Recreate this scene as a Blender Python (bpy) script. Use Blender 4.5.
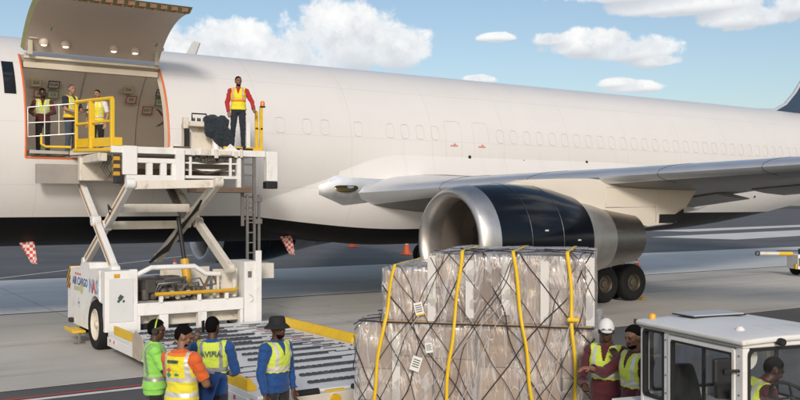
import bpy, bmesh, math, random
import numpy as np
from mathutils import Vector, Matrix, noise as mnoise
for o in list(bpy.data.objects):
    bpy.data.objects.remove(o, do_unlink=True)
random.seed(7)
SC = bpy.context.scene
COL = SC.collection
R = math.radians
# ------------------------------------------------------------------ camera
cd = bpy.data.cameras.new('camera')
cd.sensor_width = 36.0
cd.lens = 40.5
cd.shift_y = 0.00625
cd.clip_start = 0.1
cd.clip_end = 20000
cam = bpy.data.objects.new('camera', cd)
COL.objects.link(cam)
cam.location = (-5.84, -24.6, 3.05)
cam.rotation_euler = (R(90), 0, -math.atan2(.5478, .8366))
SC.camera = cam
# ------------------------------------------------------------------ light
SUN_EL, SUN_DIR = R(24), Vector((-0.50, -0.866, 0)).normalized()      # direction towards the sun
sl = bpy.data.lights.new('sun', 'SUN')
sl.energy = 1.75
sl.angle = R(10)
sl.color = (1.0, 0.92, 0.83)
sun = bpy.data.objects.new('sun', sl)
COL.objects.link(sun)
sv = Vector((SUN_DIR.x*math.cos(SUN_EL), SUN_DIR.y*math.cos(SUN_EL), math.sin(SUN_EL)))
sun.rotation_euler = sv.to_track_quat('Z', 'Y').to_euler()
sun.location = (-40, -40, 40)
SC.view_settings.view_transform = 'Standard'
SC.view_settings.look = 'None'
SC.view_settings.gamma = 1
SC.view_settings.use_curve_mapping = False
SC.view_settings.exposure = 0.34


class NT:
    """small helper to write node trees"""
    def __init__(s, nt):
        s.nt = nt
        nt.nodes.clear()

    def n(s, typ, ins=None, **kw):
        nd = s.nt.nodes.new(typ)
        for k, v in kw.items():
            setattr(nd, k, v)
        for k, v in (ins or {}).items():
            sock = nd.inputs[k]
            if isinstance(v, bpy.types.NodeSocket):
                s.nt.links.new(v, sock)
            else:
                sock.default_value = v
        return nd

    def m(s, op, a, b=0.0, c=None, clamp=False):
        nd = s.nt.nodes.new('ShaderNodeMath')
        nd.operation = op
        nd.use_clamp = clamp
        for i, v in enumerate((a, b, c)):
            if v is None:
                continue
            if isinstance(v, bpy.types.NodeSocket):
                s.nt.links.new(v, nd.inputs[i])
            else:
                nd.inputs[i].default_value = v
        return nd.outputs[0]

    def smooth(s, v, lo, hi):
        nd = s.n('ShaderNodeMapRange', {0: v, 1: lo, 2: hi, 3: 0.0, 4: 1.0}, interpolation_type='SMOOTHSTEP')
        return nd.outputs[0]

    def mix(s, fac, a, b, blend='MIX'):
        nd = s.nt.nodes.new('ShaderNodeMix')
        nd.data_type = 'RGBA'
        nd.blend_type = blend
        for sock, v in ((nd.inputs[0], fac), (nd.inputs[6], a), (nd.inputs[7], b)):
            if isinstance(v, bpy.types.NodeSocket):
                s.nt.links.new(v, sock)
            else:
                sock.default_value = v if not isinstance(v, tuple) or len(v) == 4 else (*v, 1)
        return nd.outputs[2]


# ------------------------------------------------------------------ world: sky and cumulus clouds
W = bpy.data.worlds.new('World')
SC.world = W
W.use_nodes = True
t = NT(W.node_tree)
SKY = 0.105
sky = t.n('ShaderNodeTexSky', sky_type='NISHITA')
sky.sun_disc = False
sky.sun_elevation = SUN_EL
sky.sun_rotation = math.atan2(SUN_DIR.x, SUN_DIR.y)
sky.air_density = 1.0
sky.dust_density = 1.5
sky.ozone_density = 2.0
skyc = t.mix(1.0, sky.outputs[0], (SKY*1.06, SKY, SKY*.93, 1), 'MULTIPLY')
tc = t.n('ShaderNodeTexCoord')
sep = t.n('ShaderNodeSeparateXYZ', {0: tc.outputs['Generated']})
az = t.m('ARCTAN2', sep.outputs[0], sep.outputs[1])
el = t.m('ARCSINE', sep.outputs[2])
n1 = t.n('ShaderNodeTexNoise', {'Vector': tc.outputs['Generated'], 'Scale': 26.0, 'Detail': 10.0, 'Roughness': 0.62})
n2 = t.n('ShaderNodeTexNoise', {'Vector': tc.outputs['Generated'], 'Scale': 5.0, 'Detail': 3.0, 'Roughness': 0.5})
n3 = t.n('ShaderNodeTexNoise', {'Vector': tc.outputs['Generated'], 'Scale': 48.0, 'Detail': 6.0, 'Roughness': 0.6})
CAZ = math.atan2(.5478, .8366)


def cdir(px, py):
    u = px - 400
    return CAZ + math.atan2(u, 900), math.atan2(205 - py, math.hypot(u, 900))


field = None
low = None
CLOUDS = [  # centre, half width, half height in the angles of a 50 degree view
    (345, 44, 66, 46), (300, 62, 70, 32), (235, 56, 80, 36), (395, 52, 40, 32), (175, 58, 66, 30),
    (590, 46, 52, 18), (628, 52, 52, 17), (655, 62, 26, 9), (556, 40, 26, 10), (610, 42, 30, 13),
    (632, 88, 30, 8), (618, 84, 22, 7), (497, 38, 20, 6),
    (690, 6, 90, 14), (745, 18, 48, 16), (640, -6, 80, 14), (800, 4, 30, 18), (478, 80, 18, 6)]
for (px, py, hw, hh) in CLOUDS:
    a0, e0 = cdir(px, py)
    hw, hh = hw/900*1.05, hh/900*1.05
    dx = t.m('DIVIDE', t.m('SUBTRACT', az, a0), hw)
    dy = t.m('DIVIDE', t.m('SUBTRACT', el, e0), hh)
    dn = t.m('MULTIPLY', t.m('MINIMUM', dy, 0.0), 0.55)
    dy = t.m('ADD', dy, dn)
    g = t.m('SUBTRACT', 1.0, t.m('ADD', t.m('MULTIPLY', dx, dx), t.m('MULTIPLY', dy, dy)))
    field = g if field is None else t.m('MAXIMUM', field, g)
    ds = t.m('ADD', t.m('DIVIDE', t.m('SUBTRACT', el, e0), hh), 0.55)
    g2 = t.m('SUBTRACT', 1.0, t.m('ADD', t.m('MULTIPLY', dx, dx), t.m('MULTIPLY', ds, ds)))
    low = g2 if low is None else t.m('MAXIMUM', low, g2)
field = t.m('MAXIMUM', field, -2.0)
# the rest of the sky carries the same kind of clouds, spread by noise
away = t.m('ABSOLUTE', t.m('SUBTRACT', az, CAZ))
other = t.m('MULTIPLY', t.m('SUBTRACT', n2.outputs[0], 0.5), 9.0)
other = t.m('SUBTRACT', other, t.m('MULTIPLY', t.smooth(away, 0.62, 0.48), 4.0))
field = t.m('MAXIMUM', field, t.m('SUBTRACT', other, 0.5))
fz = t.m('ADD', field, t.m('MULTIPLY', t.m('SUBTRACT', n1.outputs[0], 0.5), 2.6))
fz = t.m('ADD', fz, t.m('MULTIPLY', t.m('SUBTRACT', n3.outputs[0], 0.5), 0.9))
mask = t.m('MULTIPLY', t.smooth(fz, -0.02, 0.50), 0.96)
mask = t.m('MULTIPLY', mask, t.smooth(el, 0.0, 0.05))
shade = t.smooth(t.m('ADD', fz, t.m('MULTIPLY', t.m('SUBTRACT', n3.outputs[0], 0.5), 1.6)), 0.1, 1.9)
cc = t.mix(shade, (0.68, 0.70, 0.72, 1), (0.45, 0.48, 0.52, 1))
cc = t.mix(t.smooth(t.m('SUBTRACT', n1.outputs[0], 0.5), -0.12, 0.16), cc, (0.80, 0.80, 0.79, 1))
base = t.smooth(t.m('ADD', t.m('SUBTRACT', low, field), t.m('MULTIPLY', t.m('SUBTRACT', n1.outputs[0], 0.5), 1.5)), -0.4, 0.7)
cc = t.mix(t.m('MULTIPLY', base, 0.75), cc, (0.42, 0.45, 0.50, 1))
both = t.mix(mask, skyc, cc)
bg = t.n('ShaderNodeBackground', {'Color': both, 'Strength': 1.0})
out = t.n('ShaderNodeOutputWorld', {'Surface': bg.outputs[0]})


# ------------------------------------------------------------------ materials
MATS = {}


def mat(name, col, rough=0.5, metal=0.0, var=0.12, vs=3.0, bump=0.0, bs=40.0, grime=0.0, gcol=(.18, .13, .09), gs=1.3,
        coat=0.0, spec=0.5, emit=None, sheen=0.0, stretch=None):
    if name in MATS:
        return MATS[name]
    m = bpy.data.materials.new(name)
    m.use_nodes = True
    t = NT(m.node_tree)
    tc = t.n('ShaderNodeTexCoord')
    co = tc.outputs['Object']
    if stretch:
        mp = t.n('ShaderNodeMapping', {'Vector': co, 'Scale': stretch})
        co = mp.outputs[0]
    nz = t.n('ShaderNodeTexNoise', {'Vector': co, 'Scale': vs, 'Detail': 6.0, 'Roughness': 0.6})
    f = t.m('SUBTRACT', nz.outputs[0], 0.5)
    k = t.m('ADD', 1.0, t.m('MULTIPLY', f, var*2))
    kc = t.n('ShaderNodeCombineColor', {0: k, 1: k, 2: k})
    c = t.mix(1.0, (*col, 1), kc.outputs[0], 'MULTIPLY')
    rg = t.m('ADD', rough, t.m('MULTIPLY', f, 0.18), clamp=True)
    if grime:
        g = t.n('ShaderNodeTexNoise', {'Vector': co, 'Scale': gs, 'Detail': 10.0, 'Roughness': 0.72, 'Distortion': 0.6})
        gm = t.m('MULTIPLY', t.smooth(g.outputs[0], 0.50, 0.72), grime)
        c = t.mix(gm, c, (*gcol, 1))
        rg = t.m('ADD', rg, t.m('MULTIPLY', gm, 0.3), clamp=True)
    b = t.n('ShaderNodeBsdfPrincipled', {'Base Color': c, 'Roughness': rg, 'Metallic': metal, 'Specular IOR Level': spec,
                                         'Coat Weight': coat, 'Coat Roughness': 0.08, 'Sheen Weight': sheen})
    if bump:
        bn = t.n('ShaderNodeTexNoise', {'Vector': co, 'Scale': bs, 'Detail': 4.0})
        bp = t.n('ShaderNodeBump', {'Height': bn.outputs[0], 'Strength': bump, 'Distance': 0.02})
        t.nt.links.new(bp.outputs[0], b.inputs['Normal'])
    if emit:
        b.inputs['Emission Color'].default_value = (*emit[0], 1)
        b.inputs['Emission Strength'].default_value = emit[1]
    t.n('ShaderNodeOutputMaterial', {'Surface': b.outputs[0]})
    MATS[name] = m
    return m


def glass_mat(name, tint=(.75, .8, .8), fac=0.82):
    m = bpy.data.materials.new(name)
    m.use_nodes = True
    t = NT(m.node_tree)
    tr = t.n('ShaderNodeBsdfTransparent', {'Color': (*tint, 1)})
    gl = t.n('ShaderNodeBsdfGlossy', {'Color': (1, 1, 1, 1), 'Roughness': 0.03})
    nz = t.n('ShaderNodeTexNoise', {'Scale': 3.0, 'Detail': 6.0})
    df = t.n('ShaderNodeBsdfDiffuse', {'Color': (.5, .5, .48, 1)})
    lw = t.n('ShaderNodeLayerWeight', {'Blend': .5})
    fr_ = t.m('ADD', .035, t.m('MULTIPLY', t.m('POWER', lw.outputs['Facing'], 4.0), .6))
    mx = t.n('ShaderNodeMixShader', {0: fr_, 1: tr.outputs[0], 2: gl.outputs[0]})
    mx2 = t.n('ShaderNodeMixShader', {0: t.m('MULTIPLY', t.smooth(nz.outputs[0], .4, .8), 1-fac), 1: mx.outputs[0], 2: df.outputs[0]})
    t.n('ShaderNodeOutputMaterial', {'Surface': mx2.outputs[0]})
    MATS[name] = m
    return m


# ------------------------------------------------------------------ geometry helpers
def basis(d, up=Vector((0, 0, 1))):
    d = Vector(d).normalized()
    if abs(d.dot(up)) > 0.98:
        up = Vector((1, 0, 0))
    s = d.cross(up).normalized()
    u = s.cross(d).normalized()
    return d, s, u


class MB:
    def __init__(s):
        s.v, s.f, s.mi, s.cur = [], [], [], 0

    def add(s, vs, fs):
        o = len(s.v)
        s.v += [tuple(v) for v in vs]
        for f in fs:
            s.f.append(tuple(i+o for i in f))
            s.mi.append(s.cur)
        return s

    def box(s, c, d, rz=0.0, M=None):
        x, y, z = d[0]/2, d[1]/2, d[2]/2
        p = [Vector((a, b, e)) for a in (-x, x) for b in (-y, y) for e in (-z, z)]
        if rz:
            M = Matrix.Rotation(rz, 3, 'Z')
        if M is not None:
            p = [M @ q for q in p]
        p = [q+Vector(c) for q in p]
        return s.add(p, [(0, 1, 3, 2), (4, 6, 7, 5), (0, 4, 5, 1), (2, 3, 7, 6), (0, 2, 6, 4), (1, 5, 7, 3)])

    def box2(s, a, b):
        return s.box([(a[i]+b[i])/2 for i in range(3)], [abs(b[i]-a[i]) for i in range(3)])

    def beam(s, p0, p1, w, h, up=(0, 0, 1)):
        p0, p1 = Vector(p0), Vector(p1)
        d, sd, u = basis(p1-p0, Vector(up))
        p = []
        for q in (p0, p1):
            for a, b in ((-1, -1), (1, -1), (1, 1), (-1, 1)):
                p.append(q+sd*(a*w/2)+u*(b*h/2))
        return s.add(p, [(3, 2, 1, 0), (4, 5, 6, 7), (0, 1, 5, 4), (1, 2, 6, 5), (2, 3, 7, 6), (3, 0, 4, 7)])

    def tube(s, pts, r, n=8, closed=False, caps=True, flat=1.0):
        pts = [Vector(p) for p in pts]
        rows = []
        N = len(pts)
        prev = None
        for i, p in enumerate(pts):
            if closed:
                d = pts[(i+1) % N]-pts[i-1]
            else:
                d = pts[min(i+1, N-1)]-pts[max(i-1, 0)]
            if d.length < 1e-9:
                d = Vector((0, 0, 1))
            if prev is None:
                dd, sd, u = basis(d)
            else:
                dd = d.normalized()
                sd = (prev-dd*prev.dot(dd))
                sd = sd.normalized() if sd.length > 1e-6 else basis(d)[1]
                u = sd.cross(dd)
            prev = sd
            rr = r[i] if isinstance(r, (list, tuple)) else r
            rows.append([p+sd*(rr*math.cos(2*math.pi*k/n))+u*(rr*flat*math.sin(2*math.pi*k/n)) for k in range(n)])
        vs = [q for row in rows for q in row]
        fs = []
        M = N if closed else N-1
        for i in range(M):
            j = (i+1) % N
            for k in range(n):
                l = (k+1) % n
                fs.append((i*n+k, i*n+l, j*n+l, j*n+k))
        if caps and not closed:
            fs.append(tuple(range(n))[::-1])
            fs.append(tuple((N-1)*n+k for k in range(n)))
        return s.add(vs, fs)

    def lathe(s, prof, c=(0, 0, 0), axis='z', n=24, cap=True, M=None):
        vs, fs = [], []
        for (r, h) in prof:
            for k in range(n):
                a = 2*math.pi*k/n
                x, y = r*math.cos(a), r*math.sin(a)
                p = {'z': Vector((x, y, h)), 'x': Vector((h, x, y)), 'y': Vector((x, h, y))}[axis]
                if M is not None:
                    p = M @ p
                vs.append(p+Vector(c))
        for i in range(len(prof)-1):
            for k in range(n):
                l = (k+1) % n
                fs.append((i*n+k, i*n+l, (i+1)*n+l, (i+1)*n+k))
        if cap:
            if prof[0][0] > 1e-4:
                fs.append(tuple(range(n))[::-1])
            if prof[-1][0] > 1e-4:
                fs.append(tuple((len(prof)-1)*n+k for k in range(n)))
        return s.add(vs, fs)

    def prism(s, poly, axis, a, b):
        def P(u, v, w):
            return {'x': (w, u, v), 'y': (u, w, v), 'z': (u, v, w)}[axis]
        n = len(poly)
        vs = [P(u, v, a) for u, v in poly]+[P(u, v, b) for u, v in poly]
        fs = [tuple(range(n))[::-1], tuple(range(n, 2*n))]
        for i in range(n):
            j = (i+1) % n
            fs.append((i, j, n+j, n+i))
        return s.add(vs, fs)

    def grid(s, rows, closed=False, skip=None):
        m = len(rows[0])
        vs = [p for r in rows for p in r]
        fs = []
        for i in range(len(rows)-1):
            for k in range(m if closed else m-1):
                if skip and skip(i, k):
                    continue
                l = (k+1) % m
                fs.append((i*m+k, i*m+l, (i+1)*m+l, (i+1)*m+k))
        return s.add(vs, fs)

    def mesh(s, name, mats, smooth=None, recalc=True):
        me = bpy.data.meshes.new(name)
        me.from_pydata(s.v, [], s.f)
        if not isinstance(mats, (list, tuple)):
            mats = [mats]
        for m in mats:
            me.materials.append(m)
        if any(s.mi):
            me.polygons.foreach_set('material_index', s.mi)
        bm = bmesh.new()
        bm.from_mesh(me)
        bmesh.ops.remove_doubles(bm, verts=bm.verts, dist=1e-5)
        if recalc:
            bmesh.ops.recalc_face_normals(bm, faces=bm.faces)
        bm.to_mesh(me)
        bm.free()
        if smooth is not None:
            me.shade_smooth()
            me.set_sharp_from_angle(angle=R(smooth))
        return me

    def build(s, name, mats, parent=None, smooth=None, bevel=0.0, recalc=True, loc=None, rz=0.0):
        return link(name, s.mesh(name, mats, smooth, recalc), parent, bevel, loc, rz)


def link(name, me, parent=None, bevel=0.0, loc=None, rz=0.0):
    o = bpy.data.objects.new(name, me)
    COL.objects.link(o)
    if parent is not None:
        o.parent = parent
        if loc is None and parent.get('worldspace'):
            o.location = -Vector(parent.location) if parent.type == 'EMPTY' else (0, 0, 0)
    if loc is not None:
        o.location = loc
    if rz:
        o.rotation_euler = (0, 0, rz)
    if bevel:
        b = o.modifiers.new('bevel', 'BEVEL')
        b.width = bevel
        b.segments = 2
        b.limit_method = 'ANGLE'
        b.angle_limit = R(40)
    return o


def thing(name, label, cat, loc=(0, 0, 0), rz=0.0, group=None, world=False):
    o = bpy.data.objects.new(name, None)
    COL.objects.link(o)
    o.empty_display_size = 0.3
    o.location = loc
    o.rotation_euler = (0, 0, rz)
    o['label'] = label
    o['category'] = cat
    if group:
        o['group'] = group
    if world:
        o['worldspace'] = 1
    return o


def tag(o, label, cat, group=None):
    o['label'] = label
    o['category'] = cat
    if group:
        o['group'] = group
    return o


def struct(o, kind='structure'):
    o['kind'] = kind
    return o


def text_mesh(txt, size, M, material, name, parent, ext=0.002, bold=0.0, ax='CENTER', shear=0.0):
    cu = bpy.data.curves.new('txt', 'FONT')
    cu.body = txt
    cu.size = size
    cu.align_x = ax
    cu.align_y = 'CENTER'
    cu.extrude = ext
    cu.offset = bold
    cu.shear = shear
    cu.resolution_u = 2
    ob = bpy.data.objects.new('txt', cu)
    COL.objects.link(ob)
    dg = bpy.context.evaluated_depsgraph_get()
    me = bpy.data.meshes.new_from_object(ob.evaluated_get(dg))
    bpy.data.objects.remove(ob)
    bpy.data.curves.remove(cu)
    me.transform(M)
    me.materials.clear()
    me.materials.append(material)
    return link(name, me, parent)


def frame_M(o, xdir, ydir):
    """matrix whose local x runs along xdir, y along ydir (for lettering on a face)"""
    x = Vector(xdir).normalized()
    y = Vector(ydir)
    y = (y-x*y.dot(x)).normalized()
    z = x.cross(y)
    M = Matrix((x, y, z)).transposed().to_4x4()
    M.translation = Vector(o)
    return M


CR, CF = Vector((.8366, -.5478, 0)), Vector((.5478, .8366, 0))


def heading(cx, cz):
    """rotation about z for a thing whose local +y should point right*cx + away*cz of the main view"""
    w = CR*cx+CF*cz
    return math.atan2(-w.x, w.y)
# ================================================================== GROUND
def ground_mat(name, col, col2, scale=0.25, rough=0.85, bump=0.25, stain=0.35, scol=(.05, .045, .04)):
    m = bpy.data.materials.new(name)
    m.use_nodes = True
    t = NT(m.node_tree)
    geo = t.n('ShaderNodeNewGeometry')
    co = geo.outputs['Position']
    a = t.n('ShaderNodeTexNoise', {'Vector': co, 'Scale': scale, 'Detail': 8.0, 'Roughness': 0.6})
    st = t.n('ShaderNodeMapping', {'Vector': co, 'Scale': (0.06, 0.9, 1.0)})
    b = t.n('ShaderNodeTexNoise', {'Vector': st.outputs[0], 'Scale': 1.0, 'Detail': 7.0, 'Roughness': 0.65})
    f = t.n('ShaderNodeTexNoise', {'Vector': co, 'Scale': 60.0, 'Detail': 3.0})
    c = t.mix(t.smooth(a.outputs[0], .3, .7), (*col, 1), (*col2, 1))
    c = t.mix(t.m('MULTIPLY', t.smooth(b.outputs[0], .50, .72), stain), c, (*scol, 1))
    sp = t.n('ShaderNodeTexNoise', {'Vector': co, 'Scale': 0.9, 'Detail': 3.0, 'Distortion': 1.2})
    c = t.mix(t.m('MULTIPLY', t.smooth(sp.outputs[0], .66, .74), stain*0.7), c, (*scol, 1))
    k = t.m('ADD', 0.82, t.m('MULTIPLY', f.outputs[0], 0.36))
    c = t.mix(1.0, c, t.n('ShaderNodeCombineColor', {0: k, 1: k, 2: k}).outputs[0], 'MULTIPLY')
    bp = t.n('ShaderNodeBump', {'Height': f.outputs[0], 'Strength': bump, 'Distance': 0.01})
    rg = t.m('SUBTRACT', rough, t.m('MULTIPLY', t.smooth(b.outputs[0], .4, .8), 0.18))
    bs = t.n('ShaderNodeBsdfPrincipled', {'Base Color': c, 'Roughness': rg, 'Normal': bp.outputs[0], 'Specular IOR Level': 0.45})
    t.n('ShaderNodeOutputMaterial', {'Surface': bs.outputs[0]})
    return m


M_CONC = ground_mat('apron_concrete', (.47, .445, .405), (.56, .535, .495), stain=.35)
M_CONC_LIT = ground_mat('skylit_apron_concrete', (.56, .56, .55), (.64, .64, .63), stain=.22)  # paler copy of the apron concrete: sky brightness put into its colour
M_ASPH = ground_mat('asphalt', (.085, .086, .089), (.125, .123, .122), stain=.2, scol=(.02, .02, .02))
M_JOINT = mat('joint_sealant', (.06, .048, .038), .9, var=.4, vs=2)
M_LINE = mat('road_paint_white', (.72, .71, .68), .7, var=.2, vs=6, grime=.6, gcol=(.2, .19, .18), gs=4)
M_RED = mat('road_paint_red', (.40, .06, .05), .7, var=.2, vs=6, grime=.5, gcol=(.15, .1, .1), gs=4)

# one sheet to the horizon
g = struct(MB().add([(-3000, -3000, -.03), (3000, -3000, -.03), (3000, 6000, -.03), (-3000, 6000, -.03)], [(0, 1, 2, 3)]).build('ground', M_JOINT))
# the apron's concrete slabs, joint by joint
xs = [-36+6.0*i for i in range(23)]
ys = [(-8.70, -3.20), (-3.17, 2.24), (2.52, 8.50), (8.53, 14.6)]
sm = {}
ap = struct(MB().add([(-36, -8.7, -.005), (102, -8.7, -.005), (102, 14.6, -.005), (-36, 14.6, -.005)], [(0, 1, 2, 3)]).build('apron', M_JOINT))
for j, (y0, y1) in enumerate(ys):
    for i in range(22):
        w, d = 6.0-.025, y1-y0
        if j not in sm:
            sm[j] = MB().box((0, 0, -.0035), (w, d, .007)).mesh('slab', M_CONC if j < 2 else M_CONC_LIT)
        o = link('slab', sm[j], ap, loc=(xs[i]+3, (y0+y1)/2, 0))
# asphalt on both sides of the apron
struct(MB().add([(-400, -200, -.012), (600, -200, -.012), (600, -8.72, -.012), (-400, -8.72, -.012)], [(0, 1, 2, 3)]).build('service_road', M_ASPH))
struct(MB().add([(-400, 14.65, -.012), (600, 14.65, -.012), (600, 420, -.012), (-400, 420, -.012)], [(0, 1, 2, 3)]).build('taxiway', M_ASPH))
struct(MB().add([(-400, 421, -.01), (600, 421, -.01), (600, 2500, -.01), (-400, 2500, -.01)], [(0, 1, 2, 3)]).build('grass_field', ground_mat('field', (.10, .11, .05), (.16, .15, .08), scale=.02)))


def ribbon(name, p0, p1, w, m, z):
    p0, p1 = Vector((*p0, 0)), Vector((*p1, 0))
    d = (p1-p0).normalized()
    s = Vector((-d.y, d.x, 0))*(w/2)
    zz = Vector((0, 0, z))
    return struct(MB().add([p0-s+zz, p1-s+zz, p1+s+zz, p0+s+zz], [(0, 1, 2, 3)]).build(name, m))


ribbon('white_road_line', (-80, -9.62), (5, -9.62), .15, M_LINE, -.006)
ribbon('red_road_line', (-80, -9.40), (5, -9.40), .12, M_RED, -.006)
ribbon('white_taxi_line', (-.4, 14.85), (60, 73.0), .16, M_LINE, -.006)
M_PALE = ground_mat('pale_ground', (.62, .60, .57), (.70, .69, .66), stain=.12)  # pale tone for two bands on the far ground
for (x0, y0, x1, y1, w) in ((62, 30, 240, 64, 8.5), (78, 46, 300, 92, 5.0)):
    ribbon('pale_ground_strip', (x0, y0), (x1, y1), w, M_PALE, -.007)
for (x, y, l) in ((9.23, 5.55, .35), (12.0, 6.85, .35), (12.7, 6.55, .35), (14.0, 7.4, .8), (15.9, 11.6, .5), (7.5, 9.5, .3)):
    ribbon('painted_mark', (x-l/2, y), (x+l/2, y+.03), .14, M_LINE, .004)

# ================================================================== AIRCRAFT
ZC, FH, FW = 4.65, 2.65, 2.515


def paint(name, col, rough=.32, lines=True):
    m = bpy.data.materials.new(name)
    m.use_nodes = True
    t = NT(m.node_tree)
    tc = t.n('ShaderNodeTexCoord')
    co = tc.outputs['Object']
    sp = t.n('ShaderNodeSeparateXYZ', {0: co})
    nz = t.n('ShaderNodeTexNoise', {'Vector': co, 'Scale': .9, 'Detail': 5.0})
    mp = t.n('ShaderNodeMapping', {'Vector': co, 'Scale': (2.4, .3, .35)})
    ns = t.n('ShaderNodeTexNoise', {'Vector': mp.outputs[0], 'Scale': 1.6, 'Detail': 6.0, 'Roughness': .65})
    k = t.m('ADD', .96, t.m('MULTIPLY', nz.outputs[0], .06))
    k = t.m('SUBTRACT', k, t.m('MULTIPLY', t.smooth(ns.outputs[0], .55, .8), .06))
    if lines:
        def ln(v, period, w, off=0.0):
            q = t.m('ABSOLUTE', t.m('SUBTRACT', t.m('FRACT', t.m('DIVIDE', t.m('ADD', v, off), period)), .5))
            return t.smooth(q, w/period, w/period*.4)
        l = t.m('MAXIMUM', ln(sp.outputs[0], 2.8, .016), ln(sp.outputs[2], 1.45, .014, .1))
        k = t.m('SUBTRACT', k, t.m('MULTIPLY', l, .10))
    c = t.mix(1.0, (*col, 1), t.n('ShaderNodeCombineColor', {0: k, 1: k, 2: k}).outputs[0], 'MULTIPLY')
    b = t.n('ShaderNodeBsdfPrincipled', {'Base Color': c, 'Roughness': t.m('ADD', rough, t.m('MULTIPLY', nz.outputs[0], .1)), 'Specular IOR Level': .45,
                                         'Coat Weight': .2, 'Coat Roughness': .15})
    t.n('ShaderNodeOutputMaterial', {'Surface': b.outputs[0]})
    MATS[name] = m
    return m


M_WHITE = paint('aircraft_white', (.70, .685, .67))
M_CREAM = paint('aircraft_cream', (.70, .65, .57), lines=False)
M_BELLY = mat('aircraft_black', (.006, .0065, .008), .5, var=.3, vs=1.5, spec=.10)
M_COWL = mat('cowl_navy_black', (.004, .0055, .009), .17, var=.25, vs=1.2, coat=.08, spec=.34)
M_ALU = mat('polished_aluminium', (.82, .82, .83), .36, 1.0, var=.08, vs=4, bump=.02, bs=6)
M_LIP = mat('inlet_lip_metal', (.60, .58, .56), .42, 1.0, var=.10, vs=3, grime=.25, gcol=(.3, .26, .22))
M_NOZ = mat('nozzle_metal', (.40, .37, .34), .38, 1.0, var=.15, vs=3, grime=.5, gcol=(.2, .17, .14), gs=2, stretch=(.4, 2, 2))
M_SLEEVE = mat('sleeve_metal', (.55, .53, .50), .42, .85, var=.12, vs=4, grime=.3, gcol=(.3, .27, .24), gs=2)
M_DUCT = mat('inlet_duct', (.17, .145, .125), .5, .3, var=.2, vs=3)
M_DARK = mat('dark_metal', (.03, .03, .032), .45, .4, var=.3)
M_WUNDER = mat('wing_grey', (.19, .19, .188), .45, .1, var=.12, vs=1.5, grime=.25, gcol=(.12, .11, .10), gs=.7)
M_LINER = mat('hold_liner', (.54, .49, .44), .65, var=.08, vs=1.5, bump=.03, bs=3)
M_HOLDFLOOR = mat('hold_floor', (.30, .28, .26), .5, .3, var=.3, vs=5)
M_SEAL = mat('orange_seal', (.70, .16, .05), .5, var=.2, vs=5)
M_PRIMER = mat('green_primer', (.22, .22, .09), .6, var=.3, vs=6)
M_RUB = mat('tyre_rubber', (.010, .010, .010), .75, var=.3, vs=8, bump=.1, grime=.3, gcol=(.04, .036, .03), gs=3, spec=.3)
M_RIM = mat('wheel_rim_metal', (.16, .14, .11), .5, .7, var=.25, vs=9, grime=.5, gcol=(.05, .04, .03), gs=6)
M_STRUT = mat('gear_strut', (.42, .42, .41), .4, .4, var=.2, grime=.4)
M_BLACK = mat('matt_black', (.012, .012, .013), .6, var=.2)
M_GREYP = mat('panel_outline', (.58, .56, .54), .5, var=.1)
M_TAIL = mat('tail_navy', (.02, .045, .09), .3, var=.1, coat=.3)

AC = thing('cargo_aircraft', 'large white cargo airliner with black belly and its side cargo door open', 'aircraft', (9, 0, 0), world=True)


def sect(x):
    """centre height, half height, half width of the fuselage at station x"""
    if x < -2.6:
        s = min(1, (x+10.4)/7.8)
        q = math.sqrt(max(0, 1-(1-s)**2.1))
        return ZC-.75*(1-s)**2, FH*q, FW*q
    if x > 21.5:
        s = (x-21.5)/23.0
        bot = 2.0+3.9*s**1.55
        top = 7.3-.15*s**3*4
        h = max(.12, (top-bot)/2)
        w = FW*max(.06, 1-s**1.7*.96)
        return (top+bot)/2, h, w
    return ZC, FH, FW


def fpt(x, ph, off=0.0):
    """point on the fuselage: ph in degrees from the bottom, growing up the camera-side flank"""
    zc, h, w = sect(x)
    a = R(ph)
    return (x, -(w+off)*math.sin(a), zc-(h+off)*math.cos(a))


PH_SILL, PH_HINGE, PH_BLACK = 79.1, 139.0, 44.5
phis = sorted(set([0, 10, 20, 30, 38, PH_BLACK, 50, 56, 62, 68, 74, PH_SILL] + [85+6*i for i in range(9)] + [PH_HINGE] + [145+5*i for i in range(8)] + [180+10*i for i in range(14)] + [360-PH_BLACK, 325, 335, 345]))
xst = [-10.4, -10.3, -10.0, -9.5, -8.8, -8, -7, -6, -5, -4, -3.2, -2.6, -1.9, -1.7, -1, 0, 1, 1.7, 1.9, 3, 5, 7, 9, 11, 13, 15, 17, 19.5, 21.5] + [22.4+1.1*i for i in range(20)] + [44.4]
DX0, DX1 = xst.index(-1.7), xst.index(1.7)
HP0, HP1 = phis.index(PH_SILL), phis.index(PH_HINGE)
P0, P1 = phis.index(PH_BLACK), phis.index(360-PH_BLACK)
mb = MB()


def remap(x, ph):
    """keeps the paint break level along the upswept tail"""
    zc, h, w = sect(x)
    if x <= 21.5:
        return ph
    c = (zc-2.76)/h
    pb = math.degrees(math.acos(c)) if c < 1 else 0.0
    pb = max(pb, .6)
    q = ph if ph <= 180 else 360-ph
    q = q*pb/PH_BLACK if q <= PH_BLACK else pb+(q-PH_BLACK)*(180-pb)/(180-PH_BLACK)
    return q if ph <= 180 else 360-q


rows = [[fpt(x, remap(x, p)) for p in phis] for x in xst]
n = len(phis)
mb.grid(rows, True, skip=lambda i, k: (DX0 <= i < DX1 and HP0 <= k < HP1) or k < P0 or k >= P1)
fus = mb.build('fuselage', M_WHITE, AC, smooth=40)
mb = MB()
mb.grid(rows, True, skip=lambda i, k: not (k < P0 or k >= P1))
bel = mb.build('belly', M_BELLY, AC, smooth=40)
bel['label'] = 'black painted belly of the airliner'
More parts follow.
